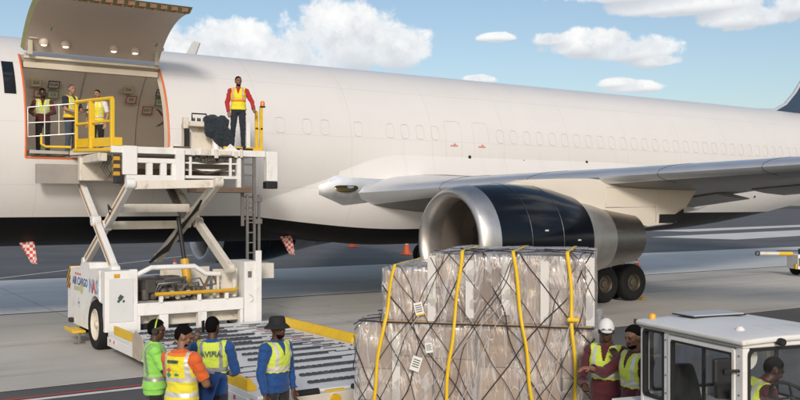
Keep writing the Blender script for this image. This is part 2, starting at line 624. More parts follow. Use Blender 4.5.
# inner cargo hold
LW, LH = 2.36, 2.50
lph = [72] + [PH_SILL+1] + [85+6*i for i in range(9)] + [PH_HINGE-1] + [145+7*i for i in range(25)]
lph = [p for p in lph if p <= 288]
lx = [-4.2, -3, -1.62, 0, 1.62, 3, 5, 7, 9, 11]


def lpt(x, ph):
    a = R(ph)
    return (x, -LW*math.sin(a), ZC-LH*math.cos(a))


l0, l1 = lph.index(PH_SILL+1), lph.index(PH_HINGE-1)
mb = MB()
mb.grid([[lpt(x, p) for p in lph] for x in lx], False, skip=lambda i, k: 2 <= i < 4 and l0 <= k < l1)
lin = mb.build('hold_liner', M_LINER, AC, smooth=40, recalc=False)
mb = MB().box2((-4.2, -2.3, 4.02), (11, 2.3, 4.2))
mb.build('hold_floor', M_HOLDFLOOR, AC)
for x in (-4.2, 11):
    pts = [lpt(x, p) for p in lph]
    MB().add(pts, [tuple(range(len(pts)))]).build('hold_bulkhead', M_LINER, AC)
# faint panel seams on the liner
for x in (-2.8, -1.1, .6, 2.3, 4.0):
    mb = MB().tube([(x, -(LW-.01)*math.sin(R(p)), ZC-(LH-.01)*math.cos(R(p))) for p in range(190, 284, 6)], .012, 4)
    mb.build('liner_seam', mat('seam_grey', (.30, .26, .23), .6), AC)
# door jamb, seal and sill
mb = MB()
for xx, xi in ((-1.7, -1.62), (1.7, 1.62)):
    mb.grid([[fpt(xx, p) for p in phis[HP0:HP1+1]], [(xi, *lpt(xi, p)[1:]) for p in phis[HP0:HP1+1]]])
mb.grid([[fpt(x, PH_SILL) for x in (-1.7, 0, 1.7)], [(x, -2.30, 4.22) for x in (-1.62, 0, 1.62)]])
mb.grid([[fpt(x, PH_HINGE) for x in (-1.7, 0, 1.7)], [lpt(x, PH_HINGE-1) for x in (-1.62, 0, 1.62)]])
mb.build('door_jamb', mat('jamb_beige', (.55, .50, .42), .55, var=.15), AC)
mb = MB()
pp = [fpt(-1.69, p, -.01) for p in phis[HP0:HP1+1]]
mb.tube(pp, .026, 6)
pp = [fpt(1.69, p, -.01) for p in phis[HP0:HP1+1]]
mb.tube(pp, .026, 6)
mb.tube([fpt(-1.69, PH_SILL, -.005), fpt(1.69, PH_SILL, -.005)], .024, 6)
mb.build('door_seal', M_SEAL, AC, smooth=50)
# the open door
H = Vector((0, *fpt(0, PH_HINGE)[1:]))
ANG = R(-93.0)


def dpt(x, ph, off):
    a = R(ph)
    p = Vector((0, -(FW+off)*math.sin(a), ZC-(FH+off)*math.cos(a)))-H
    c, s = math.cos(ANG), math.sin(ANG)
    return (x, H.y+p.y*c-p.z*s-.12, H.z+p.y*s+p.z*c+.10)


dph = [PH_HINGE-1.5-(PH_HINGE-1.5-PH_SILL)*i/14 for i in range(15)]
door = MB().grid([[dpt(x, p, 0) for p in dph] for x in (-1.68, -.8, 0, .8, 1.68)]).build('cargo_door', M_WHITE, AC, smooth=40)
door['label'] = 'raised side cargo door of the airliner'
di = MB()
di.grid([[dpt(x, p, -.15) for p in dph[:-1]] for x in (-1.62, -.8, 0, .8, 1.62)])
di.build('door_lining', mat('door_lining_beige', (.50, .425, .37), .55, var=.08, vs=1.2), door, smooth=40, loc=(0, 0, 0))
de = MB()
for x, xi in ((-1.68, -1.62), (1.68, 1.62)):
    de.grid([[dpt(x, p, 0) for p in dph], [dpt(xi, p, -.15) for p in dph]])
de.grid([[dpt(x, dph[-1], 0) for x in (-1.68, 0, 1.68)], [dpt(x, dph[-2], -.15) for x in (-1.62, 0, 1.62)]])
de.grid([[dpt(x, dph[0], 0) for x in (-1.68, 0, 1.68)], [dpt(x, dph[0], -.15) for x in (-1.62, 0, 1.62)]])
de.build('door_edge', M_PRIMER, door, loc=(0, 0, 0))
M_LATCH = mat('latch_bronze', (.30, .17, .10), .45, .6, var=.4, vs=12)
lat = MB().box((0, 0, 0), (.16, .07, .09)).box((.05, .03, -.05), (.05, .05, .08)).box((-.06, .02, .03), (.04, .12, .04)).mesh('latch', M_LATCH)
for i in range(13):
    x = -1.5+i*.25
    p = dpt(x, dph[-1]+1.2, -.08)
    link('latch', lat, door, loc=p)
M_LAMP = mat('dome_lamp', (.8, .74, .64), .4, emit=((1, .82, .6), 2.5))
M_LSH = mat('lamp_shell', (.60, .52, .44), .5)
for x in (-1.22, -.72, .42, .95):
    p = Vector(dpt(x, dph[1]-2.4, -.17))
    lo = MB().lathe([(.0, .13), (.06, .115), (.105, .06), (.115, 0), (.10, -.05)], p, 'z', 14).build('door_lamp', M_LSH, door, smooth=50, loc=(0, 0, 0))
    MB().lathe([(.0, -.075), (.05, -.07), (.075, -.045)], p, 'z', 12).build('bulb', M_LAMP, lo, smooth=60, loc=(0, 0, 0))
for x in (-1.52, 1.50):
    p = Vector(dpt(x, dph[1], -.2))
    MB().box(p+Vector((0, -.02, .0)), (.10, .10, .42)).box(p+Vector((.06, -.08, .2)), (.20, .12, .08)).build('hinge_arm', mat('hinge_beige', (.50, .46, .36), .5, var=.2), door, bevel=.01, loc=(0, 0, 0))
hb = MB().box2((-1.62, H.y-.22, H.z-.33), (1.62, H.y-.02, H.z-.19))
hb.box2((-1.62, H.y-.32, H.z-.12), (1.62, H.y-.12, H.z-.06))
hb.build('hinge_beam', mat('hinge_beam_beige', (.62, .55, .44), .5, var=.15, vs=2), AC, bevel=.01)
for i, x in enumerate((-2.4, -.9, .9, 2.6)):
    ph = 186 if i % 2 else 172
    p = Vector((x, -(LW-.03)*math.sin(R(ph)), ZC-(LH-.03)*math.cos(R(ph))))
    hl = MB().box(p, (.22, .14, .03)).build('hold_lamp', mat('hold_lamp_glow', (.8, .75, .66), .4, emit=((1, .84, .64), 6.0)), AC)
    pl_ = bpy.data.lights.new('hold_lamp_light', 'POINT')
    pl_.energy = 17
    pl_.color = (1, .90, .78)
    pl_.shadow_soft_size = .12
    po = bpy.data.objects.new('hold_lamp_light', pl_)
    COL.objects.link(po)
    po.parent = hl
    po.location = p+Vector((0, 0, -.12))
# placards on the door lining and the hold wall
M_CARD = mat('placard_cream', (.50, .46, .40), .6, var=.05)
M_INK = mat('placard_ink', (.06, .055, .05), .6)
EDGE = {'y': mat('edge_yellow', (.46, .38, .16), .6), 'k': mat('edge_dark', (.05, .05, .06), .6),
        'r': mat('edge_red', (.36, .09, .07), .6), 'g': mat('edge_green', (.05, .25, .12), .6)}


def placard(txt, x, y, z, col, w=.28, h=.225):
    nrm = Vector((0, -y/LW**2, -(z-ZC)/LH**2)).normalized()
    up = Vector((0, 0, 1))
    up = (up-nrm*up.dot(nrm)).normalized()
    c = Vector((x, y, z))+nrm*.03
    xd = up.cross(nrm)
    M = Matrix((xd, up, nrm)).transposed()
    p = MB().box(c, (w, h, .012), M=M).build('placard', M_CARD, AC)
    fr = MB()
    for (cx, cy, sx, sy) in ((0, h/2, w+.04, .022), (0, -h/2, w+.04, .022), (w/2, 0, .022, h-.023), (-w/2, 0, .022, h-.023)):
        fr.box(c+xd*cx+up*cy+nrm*.008, (sx, sy, .014), M=M)
    fr.build('placard_frame', EDGE[col], p, loc=(0, 0, 0))
    text_mesh(txt, h*.55, frame_M(c+nrm*.010, xd, up), M_INK, 'lettering', p, .001, .001).location = (0, 0, 0)


for a in (('D3', -.65, 1.61, 6.44, 'y'), ('A2R', -.18, 1.63, 6.42, 'k'), ('E3', -.52, 1.84, 6.17, 'r'), ('C3', -.16, 1.84, 6.16, 'g'), ('D4', 1.88, 1.62, 6.42, 'y'),
          ('E4', 2.03, 1.84, 6.16, 'r'), ('GR1', 2.56, 2.02, 5.89, 'r'), ('A3R', 2.86, 1.64, 6.40, 'k'), ('C4', 2.90, 1.86, 6.14, 'g')):
    placard(*a)
# door lining marks
for (txt, x, k) in (('1', -1.12, 4), ('2', 1.42, 3)):
    p, q = Vector(dpt(x, dph[k], -.16)), Vector(dpt(x, dph[k+1], -.16))
    M = frame_M(p, (1, 0, 0), q-p)
    s = MB().box((0, 0, 0), (.22, .24, .006)).build('door_placard', M_CARD, door, loc=(0, 0, 0))
    s.data.transform(M @ Matrix.Translation((0, 0, -.006)))
    text_mesh(txt, .16, M @ Matrix.Translation((0, .02, .002)), M_INK, 'lettering', s, .001).location = (0, 0, 0)

# plugged cabin windows, exits
ring = []
for k in range(24):
    a = 2*math.pi*k/24
    c, s_ = math.cos(a), math.sin(a)
    ring.append((.145*math.copysign(abs(c)**.6, c), 0, .215*math.copysign(abs(s_)**.6, s_)))
wring = MB().tube(ring, .0045, 5, closed=True).mesh('window_plug', M_GREYP, smooth=60)
wx = [4.78, 5.6, 6.16, 7.23, 8.31, 8.83, 9.37, 9.92] + [12.45+.556*i for i in range(30)]
for x in wx:
    zc, h, w = sect(x)
    z = 5.22
    y = -w*math.sqrt(max(0, 1-((z-zc)/h)**2))
    nrm = Vector((0, y/w**2, (z-zc)/h**2)).normalized()
    o = link('window_plug', wring, AC)
    o.location = Vector((x, y, z))+nrm*.001-Vector(AC.location)
    o.rotation_euler = (-math.atan2(nrm.z, -nrm.y), 0, 0)


def outline(name, x0, x1, z0, z1, rad, r, m, parent=AC):
    pts = []
    for cx, cz, a0 in ((x1-rad, z1-rad, 0), (x0+rad, z1-rad, 90), (x0+rad, z0+rad, 180), (x1-rad, z0+rad, 270)):
        for k in range(5):
            a = R(a0+k*22.5)
            pts.append((cx+rad*math.cos(a), cz+rad*math.sin(a)))
    fine = []
    for i in range(len(pts)):
        a, b = pts[i], pts[(i+1) % len(pts)]
        nn = max(1, int(math.hypot(b[0]-a[0], b[1]-a[1])/.15))
        for k in range(nn):
            fine.append((a[0]+(b[0]-a[0])*k/nn, a[1]+(b[1]-a[1])*k/nn))
    P = []
    for x, z in fine:
        zc, h, w = sect(x)
        P.append((x, -(w+.001)*math.sqrt(max(0, 1-((z-zc)/h)**2)), z))
    return MB().tube(P, r, 5, closed=True).build(name, m, parent, smooth=60)


M_REDMARK = mat('red_stencil', (.62, .22, .18), .6)
for x in (10.60, 11.68):
    e = outline('exit_door', x-.30, x+.30, 4.38, 5.62, .12, .007, M_GREYP)
    for (a, b) in ((-.14, .14), (-.02, .06)):
        zz = 4.86 if a < -.1 else 4.91
        MB().box((x+(a+b)/2, -FW-.002, zz), (b-a, .004, .035)).build('red_stencil_mark', M_REDMARK, e, loc=(0, 0, 0))
for (x, z) in ((11.2, 4.53), (13.4, 4.45), (16.2, 4.5), (26.2, 3.4)):
    zc, h, w = sect(x)
    MB().lathe([(.06, 0), (.05, .012)], (0, 0, 0), 'z', 12).build('port', M_DARK, AC).matrix_local = (Matrix.Translation(Vector((x, -w*math.sqrt(1-((z-zc)/h)**2)-.002, z))-Vector(AC.location)) @ Matrix.Rotation(R(90), 4, 'X'))
outline('access_panel', 2.6, 3.4, 4.0, 4.55, .04, .006, M_GREYP)
outline('access_panel', 24.0, 24.9, 3.3, 4.0, .04, .009, M_GREYP)
# tall dark window forward of the door
zz = [5.62, 5.82, 6.02, 6.22, 6.42]
mb = MB()
rowsw = []
for z in zz:
    y = -(FW+.004)*math.sqrt(1-((z-ZC)/(FH+.004))**2)
    rowsw.append([(-2.12, y, z), (-1.86, y, z)])
mb.grid(rowsw)
mb.build('dark_window', mat('dark_pane', (.012, .016, .022), .08, var=.1), AC, smooth=60)
# chequered flags under the belly
mch = bpy.data.materials.new('chequer')
mch.use_nodes = True
t = NT(mch.node_tree)
tc = t.n('ShaderNodeTexCoord')
ck = t.n('ShaderNodeTexChecker', {'Vector': tc.outputs['Object'], 'Color1': (.62, .05, .04, 1), 'Color2': (.75, .72, .70, 1), 'Scale': 13.0})
nzc = t.n('ShaderNodeTexNoise', {'Scale': 9.0, 'Detail': 4.0})
cc_ = t.mix(t.m('MULTIPLY', nzc.outputs[0], .35), ck.outputs[0], (.25, .12, .10, 1))
b = t.n('ShaderNodeBsdfPrincipled', {'Base Color': cc_, 'Roughness': .6})
t.n('ShaderNodeOutputMaterial', {'Surface': b.outputs[0]})
for i, (x, y) in enumerate(((-1.35, -.75), (5.75, -.8))):
    zt = ZC-FH*math.sqrt(1-(y/FW)**2)+.02
    w, hh = .36, .56
    vs = []
    for j in range(6):
        s = j/5
        ww = w*(1-.55*s)
        for k in range(4):
            q = k/3-.5
            xx = q*ww+s*.20
            vs.append((xx, .04*math.sin(3*s+2*q), -s*hh))
    fs = [(j*4+k, j*4+k+1, (j+1)*4+k+1, (j+1)*4+k) for j in range(5) for k in range(3)]
    fl = MB().add(vs, fs).build('chequered_flag', mch, smooth=60, loc=(x, y, zt), rz=-.5)
    sd = fl.modifiers.new('solid', 'SOLIDIFY')
    sd.thickness = .012
    tag(fl, ['red and white chequered flag hanging from the black belly left of the loader', 'red and white chequered flag hanging from the black belly right of the loader'][i], 'flag', 'chequered flags under the belly')

# wings
def airfoil(n=14):
    up, lo = [], []
    for i in range(n+1):
        x = .5*(1-math.cos(math.pi*i/n))
        yt = .6*(.2969*math.sqrt(x)-.126*x-.3516*x*x+.2843*x**3-.1036*x**4)
        yc = .018*math.sin(math.pi*x)
        up.append((x, yc+yt))
        lo.append((x, yc-yt*.92))
    return up[::-1]+lo[1:]


AF = airfoil()


def wing_sec(y, sgn=-1):
    """y = distance from the centreline"""
    xle = 7.46+.67*(y-3.0)
    zle = 3.42+.064*(y-3.0)
    xte = 17.7 if y < 8 else 17.7+(y-8)*.385
    c = xte-xle
    tw = R(3.2) if y < 3 else R(3.2-4.0*min(1, (y-3)/20))
    th = .115 if y < 3.5 else .09
    pts = []
    for (u, v) in AF:
        X, Zz = u*c, v*c*th/.12
        pts.append((xle+X*math.cos(tw)+Zz*math.sin(tw), sgn*y, zle-X*math.sin(tw)+Zz*math.cos(tw)))
    return pts


WY = [1.4, 2.6, 4, 5.5, 7, 8, 10, 12.5, 15, 18, 21, 23.8]
for sgn, nm in ((-1, 'near'), (1, 'far')):
    secs = [wing_sec(y, sgn) for y in WY]
    # material split: polished leading edge, grey skin
    nA = len(AF)
    le0, le1 = 10, 16
    mb = MB()
    mb.grid(secs, True, skip=lambda i, k: le0 <= k < le1)
    mb.add(secs[-1], [tuple(range(nA))])
    wg = mb.build('wing', M_WUNDER, AC, smooth=45)
    mb = MB()
    mb.grid(secs, True, skip=lambda i, k: not (le0 <= k < le1))
    mb.build('leading_edge', mat('slat_grey', (.70, .72, .75), .34, .75, var=.08, vs=2), wg, smooth=60, loc=(0, 0, 0))
    for yy in (4.6, 6.6, 9.4, 11.4, 14.0):
        MB().tube(wing_sec(yy, sgn)[9:18], .007, 4).build('slat_joint', M_DARK, wg, loc=(0, 0, 0))
    # flap track fairings
    for yy in (5.4, 10.6, 15.2):
        s = wing_sec(yy, sgn)
        te = Vector(s[0])
        L = 3.6 if yy < 12 else 2.6
        prof = [(-L*.72, .02), (-L*.55, .16), (-L*.3, .25), (0, .26), (L*.18, .15), (L*.30, .02)]
        mb = MB()
        mb.grid([[(te.x+px, te.y+r*.6*math.cos(2*math.pi*k/12), te.z-.10+.05*(px < 0)-px*.03+r*math.sin(2*math.pi*k/12)) for k in range(12)] for px, r in prof], True)
        mb.build('flap_fairing', mat('fairing_grey', (.52, .52, .52), .4), wg, smooth=60, loc=(0, 0, 0))
    # flap
    if sgn < 0:
        for (ya, yb) in ((3.0, 7.6), (8.6, 16)):
            mb = MB()
            rr = []
            for yy in (ya, (ya+yb)/2, yb):
                te = Vector(wing_sec(yy, sgn)[0])
                rr.append([(te.x-1.3, te.y, te.z-.06), (te.x-.7, te.y, te.z-.14), (te.x+.25, te.y, te.z-.20), (te.x+.25, te.y, te.z-.17), (te.x-.7, te.y, te.z-.03), (te.x-1.3, te.y, te.z-.02)])
            mb.grid(rr, True)
            mb.add(rr[0], [tuple(range(6))])
            mb.add(rr[-1], [tuple(range(6))])
            mb.build('flap', M_WUNDER, wg, loc=(0, 0, 0), smooth=30)
# wing-to-body fairing: white above, black below, with a polished metal panel round the landing light
def fair_pt(x, ph, extra=0.0):
    s = (x-3.9)/17.0
    sm_ = max(0, min(1, s/.30))
    sm_ = sm_*sm_*(3-2*sm_)
    se = max(0, min(1, (1-s)/.25))
    se = se*se*(3-2*se)
    q = (ph-2)/86
    bump = math.sin(math.pi*min(1, max(0, q)))**.6
    wid = .25+.75*sm_
    qq = (q-.5)/(.5*wid+.001)
    fade = max(0, 1-qq*qq)**.5
    off = .62*sm_**.6*se*bump*fade-.02+extra
    p = fpt(min(x, 19.4), ph, off)
    return (x, p[1], p[2])


fxs = [3.9+17.0*i/40 for i in range(41)]
fph = [2+42.5*k/12 for k in range(13)] + [44.5+43.5*k/14 for k in range(1, 15)]
for sgn in (-1, 1):
    rws = [[(p[0], -sgn*p[1], p[2]) for p in (fair_pt(x, ph) for ph in fph)] for x in fxs]
    MB().grid(rws, skip=lambda i, k: k < 12).build('wing_root_fairing', M_WHITE, AC, smooth=60)
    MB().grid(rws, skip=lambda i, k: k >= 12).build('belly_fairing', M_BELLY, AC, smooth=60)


def z_ph(z, w=.45):
    return math.degrees(math.acos(max(-1, min(1, (ZC-z)/(FH+w)))))


rws = []
for i in range(22):
    x = 6.0+2.6*i/21
    zt = 3.66 if x < 6.2 else 3.66+min(.08, (x-6.2)*.4)
    zb = 3.22-(x-6.0)*.30 if x < 6.75 else min(3.30, 2.995+(x-6.75)*.16)
    row = []
    for k in range(12):
        z = zb+(zt-zb)*k/11
        ph = z_ph(z)
        row.append(fair_pt(x, ph, .006))
    rws.append(row)
MB().grid(rws).build('polished_panel', M_ALU, AC, smooth=60)
ll = MB().lathe([(0.001, -.012), (.10, -.010), (.14, -.004), (.155, .012)], (0, 0, 0), 'y', 24)
o = ll.build('landing_light', mat('light_housing', (.10, .075, .03), .10, .8, var=.3), AC, smooth=60)
pc = Vector(fair_pt(6.80, z_ph(3.47), .02))
o.matrix_local = Matrix.Translation(pc-Vector(AC.location)) @ Matrix.Rotation(R(-9), 4, 'Z') @ Matrix.Rotation(R(-25), 4, 'X') @ Matrix.Scale(2.3, 4, (1, 0, 0))
MB().lathe([(0, -.02), (.045, -.018), (.05, .01)], (.05, -.012, 0), 'y', 12).build('lamp', mat('lamp_glass', (.7, .7, .68), .08, .9), o, smooth=60, loc=(0, 0, 0))

# engines
for sgn in (-1, 1):
    EC = Vector((0, sgn*7.92, 2.18))
    eng = MB()
    outer = [(1.20, 6.42), (1.26, 6.55), (1.335, 6.90)]
    cowl = [(1.336, 6.90), (1.375, 7.4), (1.385, 8.0), (1.355, 8.7), (1.27, 9.3), (1.12, 9.95)]
    e = MB().lathe(cowl + [(1.06, 9.95), (1.05, 9.6)], EC, 'x', 64, cap=False).build('engine', M_COWL, AC, smooth=40)
    lip = [(1.02, 6.95), (1.03, 6.62), (1.07, 6.48), (1.13, 6.40), (1.20, 6.40), (1.265, 6.50), (1.31, 6.68), (1.337, 6.90)]
    MB().lathe(lip, EC, 'x', 64, cap=False).build('inlet_lip', M_LIP, e, smooth=60, loc=(0, 0, 0))
    MB().lathe([(1.02, 6.95), (1.05, 7.35), (1.08, 7.6)], EC, 'x', 48, cap=False).build('inlet_duct', M_DUCT, e, smooth=60, loc=(0, 0, 0))
    MB().lathe([(1.085, 7.58), (1.10, 7.62), (1.10, 8.2)], EC, 'x', 48, cap=False).build('fan_case', mat('fan_case', (.20, .165, .135), .4, .4), e, smooth=60, loc=(0, 0, 0))
    fb = MB()
    for k in range(34):
        a = 2*math.pi*k/34
        ca, sa = math.cos(a), math.sin(a)
        rr = []
        for r, tw in ((.34, .9), (.7, .5), (1.085, .25)):
            cw = .10+.06*r
            row = []
            for s in (-1, 1):
                dx, dt = s*cw*math.sin(tw+.3), s*cw*math.cos(tw+.3)
                row.append((8.0+dx*.8, EC.y+r*ca-dt*sa, EC.z+r*sa+dt*ca))
            rr.append(row)
        fb.grid(rr)
    fan = fb.build('fan', mat('fan_titanium', (.30, .28, .27), .35, .9), e, loc=(0, 0, 0))
    MB().lathe([(0.001, 7.45), (.12, 7.55), (.26, 7.75), (.35, 8.0)], EC, 'x', 24).build('spinner', M_DARK, e, smooth=60, loc=(0, 0, 0))
    MB().lathe([(1.08, 8.35), (.3, 8.36)], EC, 'x', 24, cap=False).build('fan_backing', M_BLACK, e, loc=(0, 0, 0))
    MB().lathe([(1.05, 9.62), (.78, 9.63)], EC, 'x', 32, cap=False).build('bypass_backing', M_BLACK, e, loc=(0, 0, 0))
    MB().lathe([(1.02, 9.70), (.995, 10.1), (.90, 10.7), (.80, 11.1)], EC, 'x', 48, cap=False).build('core_cowl', M_SLEEVE, e, smooth=60, loc=(0, 0, 0))
    MB().lathe([(.805, 11.08), (.76, 11.4), (.68, 12.0), (.645, 12.3), (.60, 12.3), (.58, 11.9)], EC, 'x', 48, cap=False).build('exhaust_nozzle', M_NOZ, e, smooth=60, loc=(0, 0, 0))
    MB().lathe([(.57, 11.9), (.3, 11.92), (.28, 12.2), (.02, 12.8)], EC, 'x', 24).build('exhaust_plug', M_DARK, e, smooth=60, loc=(0, 0, 0))
    # cowl seams and small marks
    sm2 = MB()
    for x, r in ((7.75, 1.389), (8.75, 1.352)):
        sm2.lathe([(r-.002, x-.008), (r+.004, x), (r-.002, x+.008)], EC, 'x', 64, cap=False)
    sm2.build('cowl_seam', mat('cowl_seam', (.03, .035, .04), .4), e, loc=(0, 0, 0))
    if sgn < 0:
        for (x, a, r) in ((7.9, 205, 1.39), (8.2, 168, 1.386), (8.5, 190, 1.372), (7.55, 196, 1.384), (8.3, 215, 1.382), (9.3, 178, 1.275)):
            c = EC+Vector((x, r*math.cos(R(a)), r*math.sin(R(a))))
            mk = MB().box((0, 0, 0), (.10, .012, .035)).build('cowl_mark', M_GREYP, e, loc=c)
            mk.rotation_euler = (R(a)-math.pi, 0, 0)
    # pylon
    py = MB()
    rws = []
    top = [(7.9, 3.50, .10), (8.6, 3.66, .20), (9.6, 3.70, .26), (10.6, 3.72, .28), (11.6, 3.66, .28), (12.8, 3.60, .28), (14.0, 3.52, .24), (14.95, 3.46, .10)]
    bot = [(7.9, 3.42), (8.6, 3.40), (9.6, 3.10), (10.6, 2.95), (11.6, 2.72), (12.8, 2.42), (14.0, 2.52), (14.95, 3.42)]
    for (x, zt, w), (_, zb) in zip(top, bot):
        rws.append([(x, EC.y-w, zt), (x, EC.y-w*1.05, (zt+zb)/2), (x, EC.y-w*.85, zb+.06), (x, EC.y, zb), (x, EC.y+w*.85, zb+.06), (x, EC.y+w*1.05, (zt+zb)/2), (x, EC.y+w, zt)])
    py.grid(rws)
    pyl = py.build('engine_pylon', M_CREAM, AC, smooth=50)
    MB().grid([[(x, EC.y-s*.255, 2.70-.0*x+(.10 if k == 0 else -.14)+(.16 if x > 14 else 0)) for k, s in ((0, 1), (1, .9))] for x in (12.5, 13.2, 13.9, 14.25)]).build('heat_shield', M_DARK, pyl, loc=(0, 0, 0))
    sp = MB()
    for (x0, z0, x1, z1) in ((11.2, 3.5, 13.1, 3.5), (11.2, 3.0, 13.1, 3.0), (11.2, 3.0, 11.2, 3.5), (13.1, 2.6, 13.1, 3.6)):
        sp.tube([(x0, EC.y-.292, z0), (x1, EC.y-.292, z1)], .008, 4)
    sp.build('pylon_seam', M_GREYP, pyl, loc=(0, 0, 0))

# main landing gear
tyre = MB().lathe([(.28, -.19), (.40, -.21), (.52, -.20), (.575, -.14), (.59, -.05), (.59, .05), (.575, .14), (.52, .20), (.40, .21), (.28, .19)], (0, 0, 0), 'y', 36, cap=False).mesh('tyre', M_RUB, smooth=50)
rimb = MB().lathe([(.29, -.16), (.27, -.19), (.24, -.16), (.23, -.08), (.13, -.09), (.11, -.14), (.001, -.15)], (0, 0, 0), 'y', 28, cap=False)
for k in range(9):
    a = 2*math.pi*k/9
    rimb.lathe([(.022, -.11), (.018, -.075)], (.18*math.cos(a), 0, .18*math.sin(a)), 'y', 8)
rim = rimb.mesh('rim', M_RIM, smooth=50)
for sgn in (-1, 1):
    gx, gy = 15.42, sgn*4.20
    gb = MB().tube([(gx, gy, 3.0), (gx, gy, 1.5), (gx, gy, .62)], [.17, .15, .12], 14)
    gb.tube([(gx, gy, 1.9), (gx-1.3, gy, 3.0)], .07, 8).tube([(gx, gy, 1.6), (gx+.3, gy+.9*-sgn, 2.9)], .07, 8)
    gear = gb.build('main_landing_gear', M_STRUT, AC, smooth=50)
    MB().box((gx, gy, .60), (1.5, .24, .22)).build('truck_beam', M_STRUT, gear, bevel=.03, loc=(0, 0, 0))
    hz = MB()
    for k in range(4):
        hz.tube([(gx+.2+.05*k, gy-.1, 1.5), (gx+.45+.06*k, gy-.2, 1.25-.05*k), (gx+.35, gy-.2, .9), (gx+.1+.1*k, gy-.15, .7)], .02, 5)
    hz.build('brake_hose', M_BLACK, gear, smooth=60, loc=(0, 0, 0))
    for dx in (-.635, .635):
        for dy in (-.36, .36):
            w = link('wheel', tyre, gear, loc=(gx+dx, gy+dy, .59))
            r_ = link('rim', rim, w, loc=(0, 0, 0))
            if dy > 0:
                r_.rotation_euler = (0, 0, math.pi)
# nose gear (out of the picture, it carries the nose)
nb = MB().tube([(-6.4, 0, 2.6), (-6.4, 0, .45)], [.12, .09], 10).build('nose_landing_gear', M_STRUT, AC, smooth=50)
for dy in (-.28, .28):
    w = link('wheel', tyre, nb, loc=(-6.4, dy, .46))
    w.scale = (.78, .78, .78)
    r_ = link('rim', rim, w, loc=(0, 0, 0))
    if dy > 0:
        r_.rotation_euler = (0, 0, math.pi)
# vertical fin with its curved dorsal root, tailplanes
fin = [(29.0, 7.20), (30.4, 7.28), (31.2, 7.6), (31.9, 8.15), (32.6, 8.9), (37.6, 15.2), (42.6, 15.2), (41.9, 7.0), (36, 7.1)]
mb = MB()
cxy = [(x, z) for x, z in fin]
mb.prism(cxy, 'y', -.09, .09)
mb.build('tail_fin', M_TAIL, AC, bevel=.03)
edge = fin[:6]
MB().tube([(x-.03, 0, z+.02) for x, z in edge], .08, 8).build('fin_leading_edge', mat('fin_edge_grey', (.55, .58, .62), .3, .3), AC, smooth=60)
for sgn in (-1, 1):
    MB().grid([[(37.2, sgn*.6, 6.1), (41.9, sgn*.6, 6.1)], [(42.0, sgn*9.3, 7.0), (44.0, sgn*9.3, 7.0)]]).build('tailplane', M_WUNDER, AC).modifiers.new('s', 'SOLIDIFY').thickness = .22
# ================================================================== CARGO LOADER
LD = thing('cargo_loader', 'white scissor-lift cargo loader with raised bridge at the airliner door', 'cargo loader', (1, -6, 0), world=True)
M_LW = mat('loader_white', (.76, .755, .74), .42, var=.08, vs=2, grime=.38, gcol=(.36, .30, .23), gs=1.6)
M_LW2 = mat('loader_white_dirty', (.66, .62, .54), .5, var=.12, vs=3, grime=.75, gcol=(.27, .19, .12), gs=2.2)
M_LG = mat('loader_grey_panel', (.62, .63, .63), .45, var=.06, vs=2, grime=.2, gcol=(.4, .36, .3))
M_YEL = mat('safety_yellow', (.74, .47, .015), .42, var=.12, vs=4, grime=.25, gcol=(.3, .2, .06), gs=3)
M_ORY = mat('hydraulic_yellow', (.60, .33, .02), .42, var=.15, vs=4, grime=.4, gcol=(.2, .12, .05), gs=3)
M_STEEL = mat('bare_steel', (.34, .34, .34), .42, .8, var=.2, vs=5, grime=.3)
M_ALUR = mat('rail_aluminium', (.58, .58, .57), .35, .8, var=.12, vs=5)
M_MACH = mat('machinery_grey', (.12, .11, .10), .5, .4, var=.4, vs=9, grime=.6, gcol=(.05, .04, .03), gs=5)
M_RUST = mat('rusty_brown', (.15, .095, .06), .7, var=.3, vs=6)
M_LADD = mat('ladder_grey', (.21, .20, .19), .5, .5, var=.2, vs=6, grime=.4)
# stripe materials
mst = bpy.data.materials.new('hazard_stripe')
mst.use_nodes = True
t = NT(mst.node_tree)
tc = t.n('ShaderNodeTexCoord')
sp = t.n('ShaderNodeSeparateXYZ', {0: tc.outputs['Object']})
q = t.m('FRACT', t.m('MULTIPLY', t.m('ADD', sp.outputs[1], sp.outputs[2]), 6.0))
cst = t.mix(t.m('GREATER_THAN', q, .5), (.55, .30, .03, 1), (.045, .03, .02, 1))
b = t.n('ShaderNodeBsdfPrincipled', {'Base Color': cst, 'Roughness': .5})
t.n('ShaderNodeOutputMaterial', {'Surface': b.outputs[0]})
mst2 = mat('scissor_stripe', (.42, .22, .05), .6, var=.5, vs=25, grime=.5, gcol=(.15, .08, .03), gs=18)

# ---- chassis
XL, XR, YN, YF = -.80, 2.70, -5.80, -2.95
ch = MB()
ch.box2((XL+.35, YN+.3, .45), (XR-.3, -1.75, .72))          # floor frame reaching under the belly
for x in (XL+.55, XR-.9):
    ch.box2((x, -5.4, .72), (x+.22, -1.8, 1.05))
ch.box2((XL+.4, -2.35, .72), (XR-.4, -1.85, 1.15))
chassis = ch.build('chassis', M_LW2, LD, bevel=.015)


